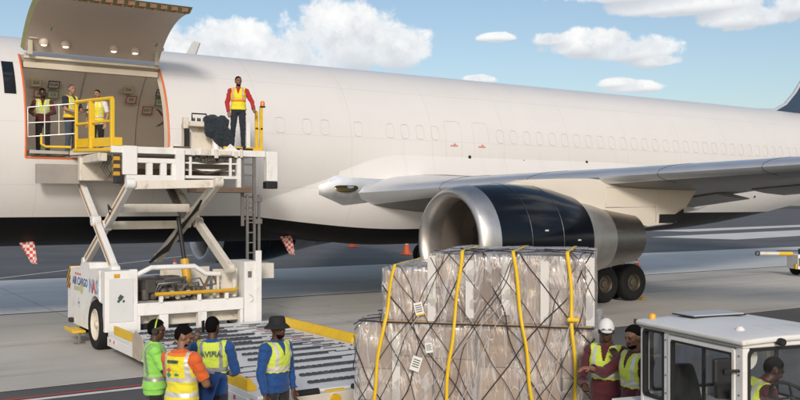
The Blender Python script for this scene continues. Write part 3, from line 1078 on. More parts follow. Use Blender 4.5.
def wheel(name, c, r, w, parent, sgn, rimmat, loc=(0, 0, 0)):
    c = Vector(c)
    prof = [(r*.62, -w*.42), (r*.75, -w*.5), (r*.93, -w*.48), (r, -w*.34), (r, w*.34), (r*.93, w*.48), (r*.75, w*.5), (r*.62, w*.42)]
    tb = MB().lathe(prof, c, 'x', 40, cap=False)
    o = tb.build(name, M_RUB, parent, smooth=40, loc=loc)
    rb = MB().lathe([(r*.64, w*.42*sgn), (r*.60, w*.46*sgn), (r*.55, w*.34*sgn), (r*.34, w*.20*sgn), (r*.30, w*.28*sgn), (r*.14, w*.30*sgn), (r*.12, w*.44*sgn), (.001, w*.46*sgn)], c, 'x', 32, cap=False)
    for k in range(8):
        a = 2*math.pi*k/8
        rb.lathe([(r*.035, w*.24*sgn), (r*.03, w*.33*sgn)], c+Vector((0, r*.24*math.cos(a), r*.24*math.sin(a))), 'x', 8)
    rb.build('rim', rimmat, o, smooth=40, loc=(0, 0, 0))
    return o


M_CRIM = mat('rim_cream', (.66, .60, .50), .5, var=.15, grime=.5, gs=6)
# left side box, with a wheel arch cut into its near end
arch = []
for k in range(9):
    a = R(180-k*19)
    arch.append((-5.20+.66*math.cos(a), .52+.66*math.sin(a)))
arch = [(y, z) for y, z in arch if y > -5.86+.0]
side = [(YF, .34), (YF, 1.60), (-3.75, 1.62), (-3.95, 1.78), (-4.6, 1.80), (-4.7, 1.68), (-5.45, 1.68)]
cut = [(-5.45, 1.02), (-5.28, 1.10), (-5.1, 1.12), (-4.88, 1.08), (-4.68, .92), (-4.56, .70), (-4.52, .34)]
mb = MB().prism(side+cut, 'x', XL, XL+.42)
body = mb.build('side_box', M_LW, LD, bevel=.012)
MB().prism([(-5.44, 1.0), (-5.44, 1.68), (YN, 1.68), (YN, .42), (-5.62, .42), (-5.62, 1.0)], 'x', XL+.02, XL+.70).build('corner_cabinet', M_LW, LD, bevel=.012)
MB().box2((XL+.10, YN-.012, .62), (XL+.60, YN-.002, 1.52)).build('cabinet_door', M_LG, LD, bevel=.004)
mk = MB().box2((XL+.20, YN-.02, 1.54), (XL+.32, YN-.003, 1.62)).build('cabinet_light', M_ORY, LD, bevel=.01)
dg = MB()
for (x, z, w, h) in ((XL+.34, 1.13, .09, .10), (XL+.30, 1.06, .05, .07), (XL+.4, 1.05, .04, .05)):
    dg.box((x, YN-.016, z), (w, .006, h), M=Matrix.Rotation(.6, 3, 'Y'))
dg.build('cabinet_decal', mat('decal_dark', (.05, .08, .07), .5), LD)
# far end of the box: striped rounded cover
MB().prism([(YF+.02, .36), (YF+.35, .36), (YF+.35, 1.1), (YF+.30, 1.45), (YF+.12, 1.62), (YF+.02, 1.62)], 'x', XL+.02, XL+.40).build('end_cover', M_LW, LD, bevel=.02)
MB().prism([(YF+.03, 1.12), (YF+.36, 1.12), (YF+.31, 1.46), (YF+.12, 1.635), (YF+.03, 1.635)], 'x', XL-.004, XL+.41).build('striped_cover', mst, LD, bevel=.01)
# wheels
wheel('wheel', (XL+.14, -5.16, .52), .53, .36, LD, -1, M_CRIM, loc=None)
wheel('wheel', (XR-.2, -5.16, .52), .53, .36, LD, 1, M_CRIM, loc=None)
for x, s in ((XL+.55, -1), (XR-.6, 1)):
    wheel('wheel', (x, -2.35, .45), .45, .30, LD, s, M_CRIM, loc=None)
# step under the side box
st = MB().box((XL-.12, -3.9, .27), (.28, .75, .05)).box((XL-.25, -3.9, .30), (.03, .75, .06))
st.build('yellow_step', M_YEL, LD, bevel=.01)
MB().box((XL-.1, -4.2, .13), (.05, .05, .26)).box((XL-.1, -4.2, .012), (.22, .2, .024)).build('stabiliser_foot', M_STEEL, LD, bevel=.005)
MB().box((XL-.03, -3.2, .42), (.12, .18, .10)).build('tow_eye', M_BLACK, LD, bevel=.02)
# lettering on the side: AIR CARGO + stripes
xd, up = (0, -1, 0), (0, 0, 1)
M_BLUE = mat('decal_blue', (.03, .09, .28), .4)
M_LBLUE = mat('decal_light_blue', (.22, .36, .55), .4)
M_SAND = mat('decal_sand', (.52, .50, .30), .5)
M_RDEC = mat('decal_red', (.55, .10, .12), .5)
text_mesh('AIR CARGO', .25, frame_M((XL-.003, -3.82, 1.33), xd, up), M_BLUE, 'lettering', LD, .002, .006, shear=.15).location = -Vector(LD.location)
MB().box2((XL-.003, -3.30, 1.12), (XL-.001, -3.82, 1.22)).build('sand_stripe', M_SAND, LD)
MB().lathe([(.13, -.001), (.13, -.004)], (XL-.001, -3.98, 1.20), 'x', 20).build('globe_emblem', M_SAND, LD)
text_mesh('N', .40, frame_M((XL-.006, -4.78, 1.30), xd, up), M_LBLUE, 'lettering', LD, .002, .012).location = -Vector(LD.location)
text_mesh('A', .40, frame_M((XL-.006, -5.02, 1.30), xd, up), M_RDEC, 'lettering', LD, .002, .012).location = -Vector(LD.location)
text_mesh('S', .40, frame_M((XL-.006, -5.26, 1.30), xd, up), M_LBLUE, 'lettering', LD, .002, .012).location = -Vector(LD.location)
for k in range(4):
    MB().box((XL-.003, -3.45-.14*k, 1.50), (.006, .08, .05)).build('red_reflector', M_RDEC, LD)
MB().lathe([(.12, -.001), (.12, -.003)], (XL, -3.75, .86), 'x', 24).build('round_emblem', M_LG, LD)
MB().box((XL-.002, -3.75, .86), (.006, .14, .03)).build('round_emblem_bar', M_BLUE, LD)
for k in range(4):
    MB().box((XL-.003, -3.1-.09*k, .44), (.006, .045, .07)).build('red_reflector', M_RDEC if k % 2 == 0 else M_LW, LD)

# ---- near-end frame between the two cabinets
RB = XR-.42
fr = MB()
fr.box2((XL+.70, YN-.01, .72), (RB, YN+.16, .98))
for x0, x1 in ((XL+.70, XL+.76), (XL+1.16, XL+1.36), (XL+2.02, XL+2.22), (RB-.08, RB)):
    fr.box2((x0, YN+.0, .40), (x1, YN+.15, .72))
fr.box2((XL+.70, YN+.01, .30), (RB, YN+.14, .40))
fr.box2((XL+.55, YN+.02, 1.52), (XL+.70, YN+.14, 1.70))
fr.build('front_frame', M_LW, LD, bevel=.012)
tb = MB().tube([(XL+.7, YN+.06, 1.58), (XL+1.0, YN+.06, 1.72), (XL+1.95, YN+.06, 1.72), (XL+2.2, YN+.06, 1.55), (XL+2.55, YN+.1, 1.52)], .055, 8)
tb.build('bent_tube', M_LW, LD, smooth=50)
yb = MB().tube([(XL+1.05, YN-.05, 1.16), (RB-.25, YN-.05, 1.16), (RB-.16, YN-.02, 1.20)], .042, 8)
yb.build('yellow_bar', M_ORY, LD, smooth=50)
for x in (XL+1.15, XL+2.0, RB-.45):
    MB().box2((x, YN-.04, .975), (x+.08, YN+.04, 1.13)).build('bar_post', M_LW, LD, bevel=.008)
# plates behind the openings and machinery above
MB().box2((XL+.72, YN+.34, .42), (XL+1.12, YN+.36, .72)).build('opening_plate', M_LW, LD)
MB().box2((XL+1.36, YN+.60, .42), (RB-.02, YN+.62, 1.0)).build('opening_backing', M_LW2, LD)
mc = MB()
rnd = random.Random(3)
for k in range(16):
    x = XL+.85+rnd.random()*1.0
    y = YN+.35+rnd.random()*1.3
    z = 1.0+rnd.random()*.35
    mc.box((x, y, z), (.15+.35*rnd.random(), .1+.25*rnd.random(), .1+.2*rnd.random()), rz=rnd.random())
mc.box((XL+1.4, YN+.9, 1.2), (1.1, .7, .45))
for k in range(7):
    mc.lathe([(.07, 0), (.09, .03), (.09, .22), (.06, .25)], (XL+.95+.2*k, YN+.30+.1*(k % 2), 1.0), 'z', 10)
mach = mc.build('engine_block', M_MACH, LD, bevel=.015)
pp = MB()
for k in range(14):
    x = XL+.8+rnd.random()*1.6
    y = YN+.2+rnd.random()*.6
    z = 1.0+rnd.random()*.3
    pp.tube([(x, y, z), (x+.15*rnd.random(), y-.1, z+.2), (x+.3+.3*rnd.random(), y-.05, z+.22), (x+.5, y+.1, z-.05)], .018, 5)
pp.build('hydraulic_pipe', M_STEEL, LD, smooth=60)
wv = MB()
for k in range(6):
    wv.lathe([(.045, 0), (.06, .02), (.06, .10), (.03, .12)], (XL+1.25+.12*k, YN+.14, 1.02+.03*(k % 3)), 'z', 10)
wv.build('valve', M_LW2, LD, smooth=50)
lp = MB()
for k in range(9):
    x = XL+1.45+.2*k+.05*rnd.random()
    lp.tube([(x, YN+.5, .45), (x, YN+.48, .60), (x+.10*rnd.random(), YN+.45, .98)], .016, 5)
lp.box((XL+2.45, YN+.45, .78), (.34, .2, .2)).box((XL+1.55, YN+.48, .60), (.22, .15, .30))
lp.build('lower_pipework', M_MACH, LD, smooth=40)
ri = MB()
for k in range(5):
    ri.tube([(XL+.74+.01*k, YN+.24, .40+.022*k), (XL+1.12, YN+.24, .44+.022*k)], .02, 6)
ri.build('hose_bundle', M_BLACK, LD, smooth=50)
# inner side walls
MB().box2((RB-.62, YN+.25, .98), (RB-.04, YN+.30, 1.62)).build('inner_panel', M_LW2, LD, bevel=.008)
MB().box2((RB-1.3, YN+1.8, 1.0), (RB-.1, YN+1.85, 1.58)).build('inner_panel', M_LW2, LD, bevel=.008)
br = MB().beam((RB-1.0, YN+.12, 1.0), (RB-.72, YN+.12, 1.55), .05, .05).beam((RB-.45, YN+.12, 1.0), (RB-.68, YN+.12, 1.55), .05, .05)
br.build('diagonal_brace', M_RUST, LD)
vb = MB().box2((RB-.60, YN+.08, 1.0), (RB-.54, YN+.14, 1.56)).box2((RB-.22, YN+.08, 1.0), (RB-.14, YN+.14, 1.6)).box((RB-.30, YN+.12, 1.12), (.3, .1, .1))
vb.build('brace_post', M_LW2, LD, bevel=.008)
# right cabinet with ladder
MB().box2((RB+.02, YN, .34), (XR, YN+.9, 1.78)).build('ladder_cabinet', M_LW, LD, bevel=.012)
MB().box2((XR-.14, YN-.035, .34), (XR+.004, YN-.002, 2.02)).build('cabinet_post', M_LW, LD, bevel=.008)
MB().box2((RB+.10, YN-.012, 1.42), (RB+.19, YN-.002, 1.56)).build('label_plate', M_LADD, LD)
MB().tube([(RB+.12, YN-.02, 1.05), (RB+.2, YN-.04, 1.0), (RB+.22, YN-.03, .92), (RB+.15, YN-.03, .87)], .008, 5).build('handle', M_LG, LD)

# ---- scissors
def arm(p0, p1, w=.13, h=.21, m=M_LW, stripe=False):
    a = MB().beam(p0, p1, w, h)
    for q in (p0, p1):
        a.lathe([(.11, -.09), (.11, .09)], q, 'x', 16)
    mid = (Vector(p0)+Vector(p1))/2
    a.lathe([(.12, -.10), (.12, .10)], mid, 'x', 16)
    o = a.build('scissor_arm', m, LD, bevel=.012)
    if stripe:
        d = (Vector(p1)-Vector(p0))
        sb = MB()
        for (a0, a1) in ((.04, .47), (.55, .95)):
            q0 = Vector(p0)+d*a0+Vector((-w/2-.002, 0, 0))
            q1 = Vector(p0)+d*a1+Vector((-w/2-.002, 0, 0))
            sb.beam(q0, q1, .004, h*.30)
            sb.beam(q0+Vector((w/2, -h*.5*.94, h*.26)), q1+Vector((w/2, -h*.5*.94, h*.26)), .03, .004) if False else None
        sb.build('stripe', mst2, o, loc=(0, 0, 0))
    return o


arm((-.42, -2.15, 3.72), (-.42, -5.25, 1.66), stripe=True)
arm((-.20, -5.60, 3.50), (-.20, -1.95, 1.66), stripe=True)
arm((1.60, -6.00, 3.55), (1.60, -1.95, 1.70), m=M_LW2)
arm((1.86, -2.15, 3.62), (1.86, -6.00, 1.66), m=M_LW2)
cb = MB()
cb.beam((-.1, -5.55, 3.47), (1.6, -5.85, 3.52), .16, .18)
cbar = cb.build('cross_bar', M_LW2, LD, bevel=.012)
for (y, z) in ((-4.35, 2.98), (-3.55, 2.58)):
    MB().box((.70, y, z), (1.66, .14, .19)).build('cross_bar', M_LW2, LD, bevel=.012)
# hydraulic rams
for (x, y0, y1) in ((1.30, -5.05, -4.3),):
    r0 = MB().tube([(x, y0, 1.0), (x, y0+(y1-y0)*.45, 1.80)], .10, 14).build('hydraulic_cylinder', M_ORY, LD, smooth=50)
    MB().tube([(x, y0+(y1-y0)*.45, 1.78), (x, y1, 2.75)], .05, 10).build('rod', M_DARK, r0, smooth=50, loc=(0, 0, 0))
hs = MB()
for k in range(5):
    hs.tube([(1.52, -5.2+.06*k, 3.15-.05*k), (1.50, -4.1+.05*k, 2.55), (1.50, -3.0, 2.05-.03*k), (1.48, -2.3-.05*k, 1.82), (1.3, -2.2, 1.6)], .028, 6)
hs.tube([(-.3, -4.5, 2.95), (-.25, -4.1, 3.05), (-.1, -3.6, 2.95), (.0, -3.3, 2.8)], .02, 5)
hs.tube([(-.3, -4.4, 2.85), (-.2, -4.0, 2.95), (-.1, -3.6, 2.85), (.0, -3.3, 2.7)], .02, 5)
hs.build('hose_bundle', M_BLACK, LD, smooth=60)
cc2 = MB()
for k in range(12):
    s = k/11
    cc2.box((1.75, -2.5-1.1*s, 3.45-.75*s), (.22, .10, .12))
cc2.build('cable_chain', M_MACH, LD)

# ---- raised bridge
BN = -4.60
br = MB()
br.prism([(-.75, -2.62), (3.0, -2.62), (3.30, -3.2), (3.30, BN+.02), (-.32, BN+.02)], 'z', 4.22, 4.33)
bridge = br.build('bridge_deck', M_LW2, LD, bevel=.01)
# front beam and hanging frames
fb = MB()
fb.box2((-.34, BN-.09, 4.20), (3.32, BN+.01, 4.35))
fb.build('front_beam', M_LW, LD, bevel=.01)
fb = MB()
fb.box2((-.10, BN-.12, 3.72), (.22, BN-.02, 4.36))
fb.box2((-.02, BN-.10, 3.52), (1.28, BN+.05, 3.72))
for x in (.44, .76, 1.02):
    fb.box2((x, BN-.08, 3.72), (x+.14, BN+.02, 4.0))
fb.box2((1.10, BN-.14, 3.52), (1.30, BN-.02, 4.32))
fb.box2((.22, BN-.09, 3.99), (1.10, BN+.02, 4.10))
fb.build('hanging_frame', M_LW, LD, bevel=.01)
lf = MB()
lf.box2((1.32, BN-.06, 3.66), (2.66, BN+.02, 3.73))
lf.box2((1.32, BN+.10, 3.84), (2.62, BN+.16, 3.89))
lf.box2((1.32, BN-.04, 4.00), (2.62, BN+.02, 4.04))
for x in (1.44, 2.42):
    lf.box2((x, BN-.05, 3.73), (x+.06, BN+.01, 4.16))
lf.box2((2.60, BN-.09, 3.46), (2.70, BN+.02, 4.16))
lf.build('lower_frame', M_LW, LD, bevel=.008)
gd = MB()
rnd = random.Random(11)
for k in range(16):
    x = 1.38+k*.08
    gd.box((x, BN+.03+.08*rnd.random(), 4.09+.05*rnd.random()), (.05+.04*rnd.random(), .12, .06+.10*rnd.random()))
gd.tube([(1.3, BN-.02, 4.1), (1.9, BN-.05, 4.02), (2.6, BN+.0, 4.07)], .02, 5)
gd.tube([(1.35, BN+.05, 3.95), (1.9, BN+.08, 3.78), (2.5, BN+.05, 3.92)], .025, 5)
gd.build('roller_drive', M_MACH, LD)
for k, (x, w) in enumerate(((1.46, .10), (1.70, .22), (2.02, .09), (2.16, .28), (2.52, .08), (2.66, .06))):
    MB().box((x+w/2, BN-.115, 4.24+.03*(k % 2)), (w, .05, .10+.05*(k % 3))).build('guide_bracket', M_LW2, LD, bevel=.008)
MB().box((1.25, BN-.05, 4.372), (.40, .10, .035)).build('deck_gap_plate', M_RUST, LD)
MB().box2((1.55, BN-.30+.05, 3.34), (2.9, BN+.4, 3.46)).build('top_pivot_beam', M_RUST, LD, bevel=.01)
un = MB().box2((-.6, -3.0, 3.62), (3.0, -2.8, 4.22)).box2((-.55, -2.95, 4.02), (-.35, BN+.2, 4.20)).box2((2.7, -2.95, 3.8), (2.9, BN+.2, 4.20))
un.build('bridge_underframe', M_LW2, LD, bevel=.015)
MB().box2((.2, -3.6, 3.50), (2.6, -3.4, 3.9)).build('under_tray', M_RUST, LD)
MB().box2((-1.5, -2.75, 3.55), (-.55, -2.60, 4.0)).build('bridge_skirt', mat('skirt_grey', (.30, .28, .26), .6, var=.2), LD)
hh = MB()
for k in range(3):
    hh.tube([(-.30+.05*k, BN+.3, 4.15), (-.45+.06*k, BN+.35, 3.9), (-.30+.05*k, BN+.3, 3.65), (-.15+.03*k, BN+.3, 3.95), (-.2, BN+.3, 4.15)], .015, 5)
hh.build('hose_loop', M_BLACK, LD, smooth=60)
MB().box2((-.30, BN-.10, 3.70), (-.16, BN+.02, 4.16)).build('striped_post', mst, LD)
MB().box2((-.28, BN-.16, 3.52), (-.10, BN+.02, 3.69)).build('corner_buffer', M_BLACK, LD, bevel=.02)
MB().box2((3.33, BN-.16, 3.62), (3.62, BN+.02, 4.34)).build('corner_post', M_LW, LD, bevel=.015)
MB().box2((3.30, BN-.20, 3.44), (3.60, BN+.02, 3.615)).build('corner_buffer', M_BLACK, LD, bevel=.02)
MB().prism([(2.30, 4.351), (2.62, 4.351), (2.52, 4.43), (2.44, 4.49)], 'y', BN-.06, BN-.02).build('guide_stop', M_LW, LD)
MB().prism([(.95, 4.351), (1.30, 4.351), (1.18, 4.42), (1.12, 4.45)], 'y', BN-.06, BN-.02).build('guide_stop', M_LW, LD)
# left railing: posts, top rail, middle rail, kick board
A, B, Cc = Vector((-.30, BN, 0)), Vector((-.66, -2.85, 0)), Vector((-1.66, -2.58, 0))
def up_(p, z):
    return Vector((p.x, p.y, z))
for s, w in ((0, .09), (.55, .12), (.98, .07)):
    p = A.lerp(B, s)
    MB().box2((p.x-w/2, p.y-w/2, 4.335), (p.x+w/2, p.y+w/2, 5.38+.05*s)).build('rail_post', M_YEL, LD, bevel=.012)
MB().tube([up_(A, 5.40), up_(A.lerp(B, .5), 5.43), up_(B, 5.45)], .045, 8).build('top_rail', M_YEL, LD, smooth=50)
MB().tube([up_(A, 4.90), up_(B, 4.93)], .035, 8).build('middle_rail', M_YEL, LD, smooth=50)
MB().beam(up_(A.lerp(B, -.04), 4.44), up_(B, 4.49), .04, .20).build('kick_board', M_YEL, LD, bevel=.008)
MB().beam(up_(A.lerp(B, -.02)-Vector((.05, 0, 0)), 4.27), up_(B-Vector((.05, 0, 0)), 4.33), .05, .07).build('edge_strip', M_YEL, LD, bevel=.008)
MB().box2((A.x-.02, A.y-.07, 4.36), (A.x+.20, A.y-.02, 4.54)).build('kick_board_end', M_YEL, LD)
sr = MB()
sr.tube([up_(B, 5.42), up_(Cc, 5.30), up_(Cc+Vector((0, -.02, 0)), 4.62), up_(B, 4.72)], .02, 8)
sr.tube([up_(B, 5.02), up_(Cc, 4.94)], .017, 8)
for s in (.35, .65):
    p = B.lerp(Cc, s)
    sr.tube([up_(p, 4.66), up_(p, 5.36)], .014, 6)
sr.build('folding_rail', M_ALUR, LD, smooth=50)
yr = MB().tube([up_(B.lerp(Cc, .1), 4.40), up_(B.lerp(Cc, .62), 4.40), up_(B.lerp(Cc, .72), 4.46), up_(B.lerp(Cc, .72), 4.70)], .03, 8)
yr.build('wing_rail', M_YEL, LD, smooth=50)
MB().box2((-1.62, -2.62, 4.24), (-.76, -2.15, 4.32)).build('wing_step', M_ALUR, LD, bevel=.006)
# operator end: console, yellow frame, beacon
MB().box2((2.30, BN-.02, 4.352), (3.28, BN+.06, 4.43)).build('kick_board', M_YEL, LD, bevel=.008)
yf = MB()
for x in (3.12, 3.24):
    yf.box2((x, BN+.02, 4.36), (x+.07, BN+.09, 5.30+.1*(x > 3.2)))
yf.box2((3.12, BN+.02, 4.86), (3.31, BN+.07, 4.92))
yf.build('yellow_frame', M_YEL, LD, bevel=.01)
MB().box2((2.90, BN+.06, 4.36), (3.0, BN+.16, 5.05)).build('white_post', M_LW, LD, bevel=.01)
bc = MB().lathe([(.07, 0), (.07, .03)], (3.31, BN+.05, 5.41), 'z', 12).build('beacon_base', M_BLACK, LD)
MB().lathe([(.055, 5.44), (.055, 5.52), (.04, 5.56), (.001, 5.57)], (3.31, BN+.05, 0), 'z', 12).build('beacon', mat('beacon_orange', (.75, .20, .03), .25), LD, smooth=50)
cn = MB().box2((1.60, BN+.55, 4.335), (2.35, BN+.95, 4.95)).box2((1.60, BN+.30, 4.9), (2.10, BN+.95, 5.02)).box2((1.50, BN+.5, 4.85), (1.62, BN+.62, 5.12))
con = cn.build('control_console', M_LW2, LD, bevel=.015)
kb = MB()
for k in range(7):
    kb.lathe([(.025, 5.02), (.02, 5.11)], (1.68+.07*k, BN+.42+.06*(k % 2), 0), 'z', 8)
kb.tube([(1.65, BN+.35, 5.02), (1.65, BN+.35, 5.2), (2.0, BN+.35, 5.2), (2.0, BN+.35, 5.05)], .02, 6)
kb.box((1.56, BN+.45, 4.6), (.09, .12, .5))
kb.build('control_lever', M_BLACK, LD)
MB().lathe([(.09, 4.36), (.09, 4.8)], (2.24, BN+.34, 0), 'z', 14).build('white_canister', M_LW, LD, smooth=50)
MB().box2((2.52, BN-.05, 4.353), (3.02, BN+.40, 4.40)).build('rubber_mat', M_BLACK, LD, bevel=.01)
# ladder
la = MB()
lx0, lx1, ly = 2.76, 3.06, BN-.02
for x in (lx0, lx1):
    la.box2((x-.035, ly-.03, 2.55), (x+.035, ly+.03, 4.2))
for k in range(6):
    la.box2((lx0+.036, ly-.02, 2.7+.26*k), (lx1-.036, ly+.02, 2.74+.26*k))
la.build('ladder', M_LADD, LD, bevel=.005)
la = MB()
lx0, lx1, ly = 2.84, 3.02, BN-.12
for x in (lx0, lx1, lx1+.12):
    la.box2((x-.028, ly-.03, 1.66), (x+.028, ly+.03, 3.3-.3*(x > 3.3)))
for k in range(6):
    la.box2((lx0+.029, ly-.02, 1.9+.24*k), (lx1-.029, ly+.02, 1.93+.24*k))
la.box2((lx1-.02, ly-.06, 3.12), (lx1+.18, ly+.0, 3.24)).box2((lx1-.02, ly-.06, 2.6), (lx1+.18, ly+.0, 2.72))
la.build('lower_ladder', M_LADD, LD, bevel=.005)
MB().box2((XR-.3, YN+.9, 1.3), (XR+.75, YN+1.35, 1.66)).build('ladder_foot', M_LW2, LD, bevel=.01)

# ---- lowered main deck with its rollers
DX_L, DX_R, DY_F, DY_N, DZ = -.75, 2.85, -5.92, -13.30, .44
dk = MB().box2((DX_L, DY_N, DZ-.07), (DX_R, DY_F, DZ))
deck = dk.build('main_deck', mat('deck_white', (.70, .71, .72), .38, var=.08, vs=2, grime=.25, gcol=(.36, .34, .31), gs=2), LD, bevel=.008)
sb = MB()
sb.box2((DX_L-.03, DY_N+.3, DZ-.26), (DX_L+.12, DY_F-.05, DZ-.072)).box2((DX_R-.12, DY_N+.3, DZ-.26), (DX_R+.03, DY_F-.05, DZ-.072))
for y in (-12.9, -10.5, -8, -6.4):
    sb.box2((DX_L+.12, y-.08, DZ-.24), (DX_R-.12, y+.08, DZ-.075))
sb.build('deck_beam', M_LW, LD, bevel=.01)
eb = MB().box2((DX_L, DY_N-.16, DZ-.22), (DX_R, DY_N-.005, DZ-.03))
eb.build('deck_end_beam', M_LW2, LD, bevel=.012)
ro = MB().lathe([(.06, -.17), (.06, .17)], (0, 0, 0), 'x', 12).mesh('end_roller', M_BLACK, smooth=40)
for x in (-.05, .85, 1.75):
    o = link('end_roller', ro, LD, loc=Vector((x, DY_N-.10, DZ-.015))-Vector(LD.location))
yp = MB().box((0, 0, 0), (.30, .06, .02)).mesh('yellow_plate', M_YEL)
for x in (-.5, .4, 1.3, 2.3):
    link('yellow_plate', yp, LD, loc=Vector((x, DY_N-.08, DZ-.018))-Vector(LD.location))
MB().lathe([(.07, -.05), (.07, .05)], (.35, DY_N-.18, DZ-.12), 'y', 14).build('yellow_knob', M_YEL, LD)
# powered rollers: dark, ribbed; free rollers: small; slots; ball casters
M_ROLL = mat('roller_rubber', (.045, .048, .052), .55, var=.5, vs=18, grime=.4, gcol=(.16, .16, .16), gs=9)
prof = []
for k in range(15):
    u = -.72+1.44*k/14
    prof += [(.055, u), (.055, u+.06), (.045, u+.065), (.045, u+.095)]
prof = prof[:-2]
pro = MB().lathe(prof, (0, 0, 0), 'x', 12).mesh('powered_roller', M_ROLL, smooth=40)
srm = MB().lathe([(.045, -.42), (.045, .42)], (0, 0, 0), 'x', 10).mesh('roller', M_ROLL, smooth=40)
slot = MB().box((0, 0, 0), (.46, .035, .012)).mesh('slot', mat('slot_dark', (.06, .05, .05), .6))
slotr = MB().box((0, 0, 0), (.46, .03, .012)).mesh('slot', mat('slot_red', (.25, .06, .05), .6))
ball = MB().lathe([(.028, 0), (.022, .012), (.001, .018)], (0, 0, 0), 'z', 8).mesh('ball_caster', M_DARK)
LL = Vector(LD.location)
y = -12.85
i = 0
while y < -6.2:
    if -9.6 < y < -8.75 or y > -7.4:
        ox = .35
    else:
        ox = 1.05
    link('powered_roller', pro, LD, loc=Vector(((1.05 if y < -9.3 else .75)+.10*math.sin(y*3), y, DZ-.012))-LL)
    link('roller', srm, LD, loc=Vector((1.62 if y < -9.3 else 1.30, y+.15, DZ-.030))-LL)
    if y > -9.3:
        link('powered_roller', pro, LD, loc=Vector((.45+.12*math.sin(y*5), y+.16, DZ-.012))-LL)
    y += .56
    i += 1
y = -12.9
while y < -6.2:
    for k in range(2):
        if y > -10.3:
            link('slot', slot if (int(y*7) % 4) else slotr, LD, loc=Vector((2.0+.34*k, y+.12*k, DZ+.003))-LL)
    if -11.5 < y:
        link('slot', slot, LD, loc=Vector((2.2, y+.24, DZ+.003))-LL)
    link('slot', slot if int(y*5) % 3 else slotr, LD, loc=Vector((-.28+.25*(int(y*3) % 2), y+.1, DZ+.003))-LL)
    y += .42
y = -13.1
while y < -6.2:
    for x in (-.55, -.30, -.05, 2.35, 2.55, 2.74):
        if (x > 2 and y < -9.6) or (x < 0 and y < -7.2):
            link('ball_caster', ball, LD, loc=Vector((x+.03*math.sin(y*9), y+.08*((x*10) % 2), DZ+.001))-LL)
    y += .36
# yellow side stops
def stop(x, y0, y1, sgn):
    mb = MB().prism([(x, DZ+.001), (x+sgn*.14, DZ+.001), (x+sgn*.14, DZ+.05), (x+sgn*.05, DZ+.17), (x, DZ+.17)], 'y', y0, y1)
    return mb.build('side_stop', M_YEL, LD, bevel=.01)
stop(DX_L+.02, -7.6, -6.25, 1)
stop(DX_L+.02, -12.9, -11.3, 1)
stop(DX_R-.02, -9.9, -6.5, -1)
MB().prism([(-7.75, .20), (-7.75, .62), (-7.95, .72), (-8.35, .62), (-8.45, .40), (-8.2, .18)], 'x', DX_L-.05, DX_L-.035).build('side_guard', mat('guard_tan', (.45, .38, .30), .6, var=.2, grime=.4), LD, bevel=.006)
for yy in (-6.2, -12.3):
    for k in range(4):
        MB().box((DX_L-.032, yy-.13*k, DZ-.13), (.006, .07, .06)).build('red_reflector', M_RDEC if k % 2 == 0 else M_LW, LD)
for x, s in ((DX_L+.35, -1), (DX_R-.35, 1)):
    wheel('wheel', (x, -12.2, .17), .17, .14, LD, s, M_CRIM, loc=None)
    wheel('wheel', (x, -7.4, .17), .17, .14, LD, s, M_CRIM, loc=None)

# jacket draped over the console
def blob(name, parts, voxel, m, parent=None, wr=.015, smooth_it=6):
    mb = MB()
    for (c, r) in parts:
        rows_ = [[(c[0]+r[0]*max(.02, math.sin(math.pi*i/10))*math.cos(2*math.pi*j/14), c[1]+r[1]*max(.02, math.sin(math.pi*i/10))*math.sin(2*math.pi*j/14), c[2]-r[2]*math.cos(math.pi*i/10)) for j in range(14)] for i in range(11)]
        mb.grid(rows_, True)
        mb.add(rows_[0], [tuple(range(14))])
        mb.add(rows_[-1], [tuple(range(14))])
    me0 = mb.mesh('tmp', m)
    ob = bpy.data.objects.new('tmp', me0)
    COL.objects.link(ob)
    rm = ob.modifiers.new('r', 'REMESH')
    rm.mode = 'VOXEL'
    rm.voxel_size = voxel
    sm = ob.modifiers.new('s', 'SMOOTH')
    sm.iterations = smooth_it
    me = bpy.data.meshes.new_from_object(ob.evaluated_get(bpy.context.evaluated_depsgraph_get()))
    bpy.data.objects.remove(ob)
    for v in me.vertices:
        n_ = v.normal
        v.co += n_*(wr*mnoise.noise(Vector((v.co.x*13, v.co.y*13, v.co.z*3)))+wr*.5*mnoise.noise(v.co*22))
    me.shade_smooth()
    return link(name, me, parent)


j = blob('jacket', [((2.14, BN+.30, 5.04), (.25, .18, .15)), ((2.06, BN+.26, 4.86), (.16, .13, .22)), ((2.26, BN+.24, 4.90), (.24, .15, .26)), ((2.36, BN+.24, 4.70), (.24, .14, .26)), ((2.46, BN+.24, 4.54), (.17, .12, .17)), ((2.34, BN+.28, 5.02), (.2, .16, .16))], .022, mat('navy_cloth', (.012, .02, .030), .85, var=.3, vs=10, sheen=.2), wr=.045)
tag(j, 'dark navy jacket draped over the control console on the loader bridge', 'jacket')
# ================================================================== CARGO PALLET ON ITS DOLLY
PRZ = math.atan2(-.732, .681)
PL = (.824, -16.01, 0)
M_CART = [mat('carton_brown_%d' % i, c, .75, var=.16, vs=4, bump=.05, bs=8, grime=.2, gcol=(.2, .13, .08), gs=3) for i, c in enumerate(((.40, .27, .18), (.52, .38, .27), (.26, .16, .10), (.60, .50, .41), (.44, .33, .25)))]
M_CARTW = mat('carton_white', (.62, .60, .57), .7, var=.08, vs=4)
M_TAPE = mat('packing_tape', (.46, .33, .20), .3, var=.1)
M_WOOD = mat('timber', (.38, .24, .12), .7, var=.3, vs=6, stretch=(.3, 4, 4))
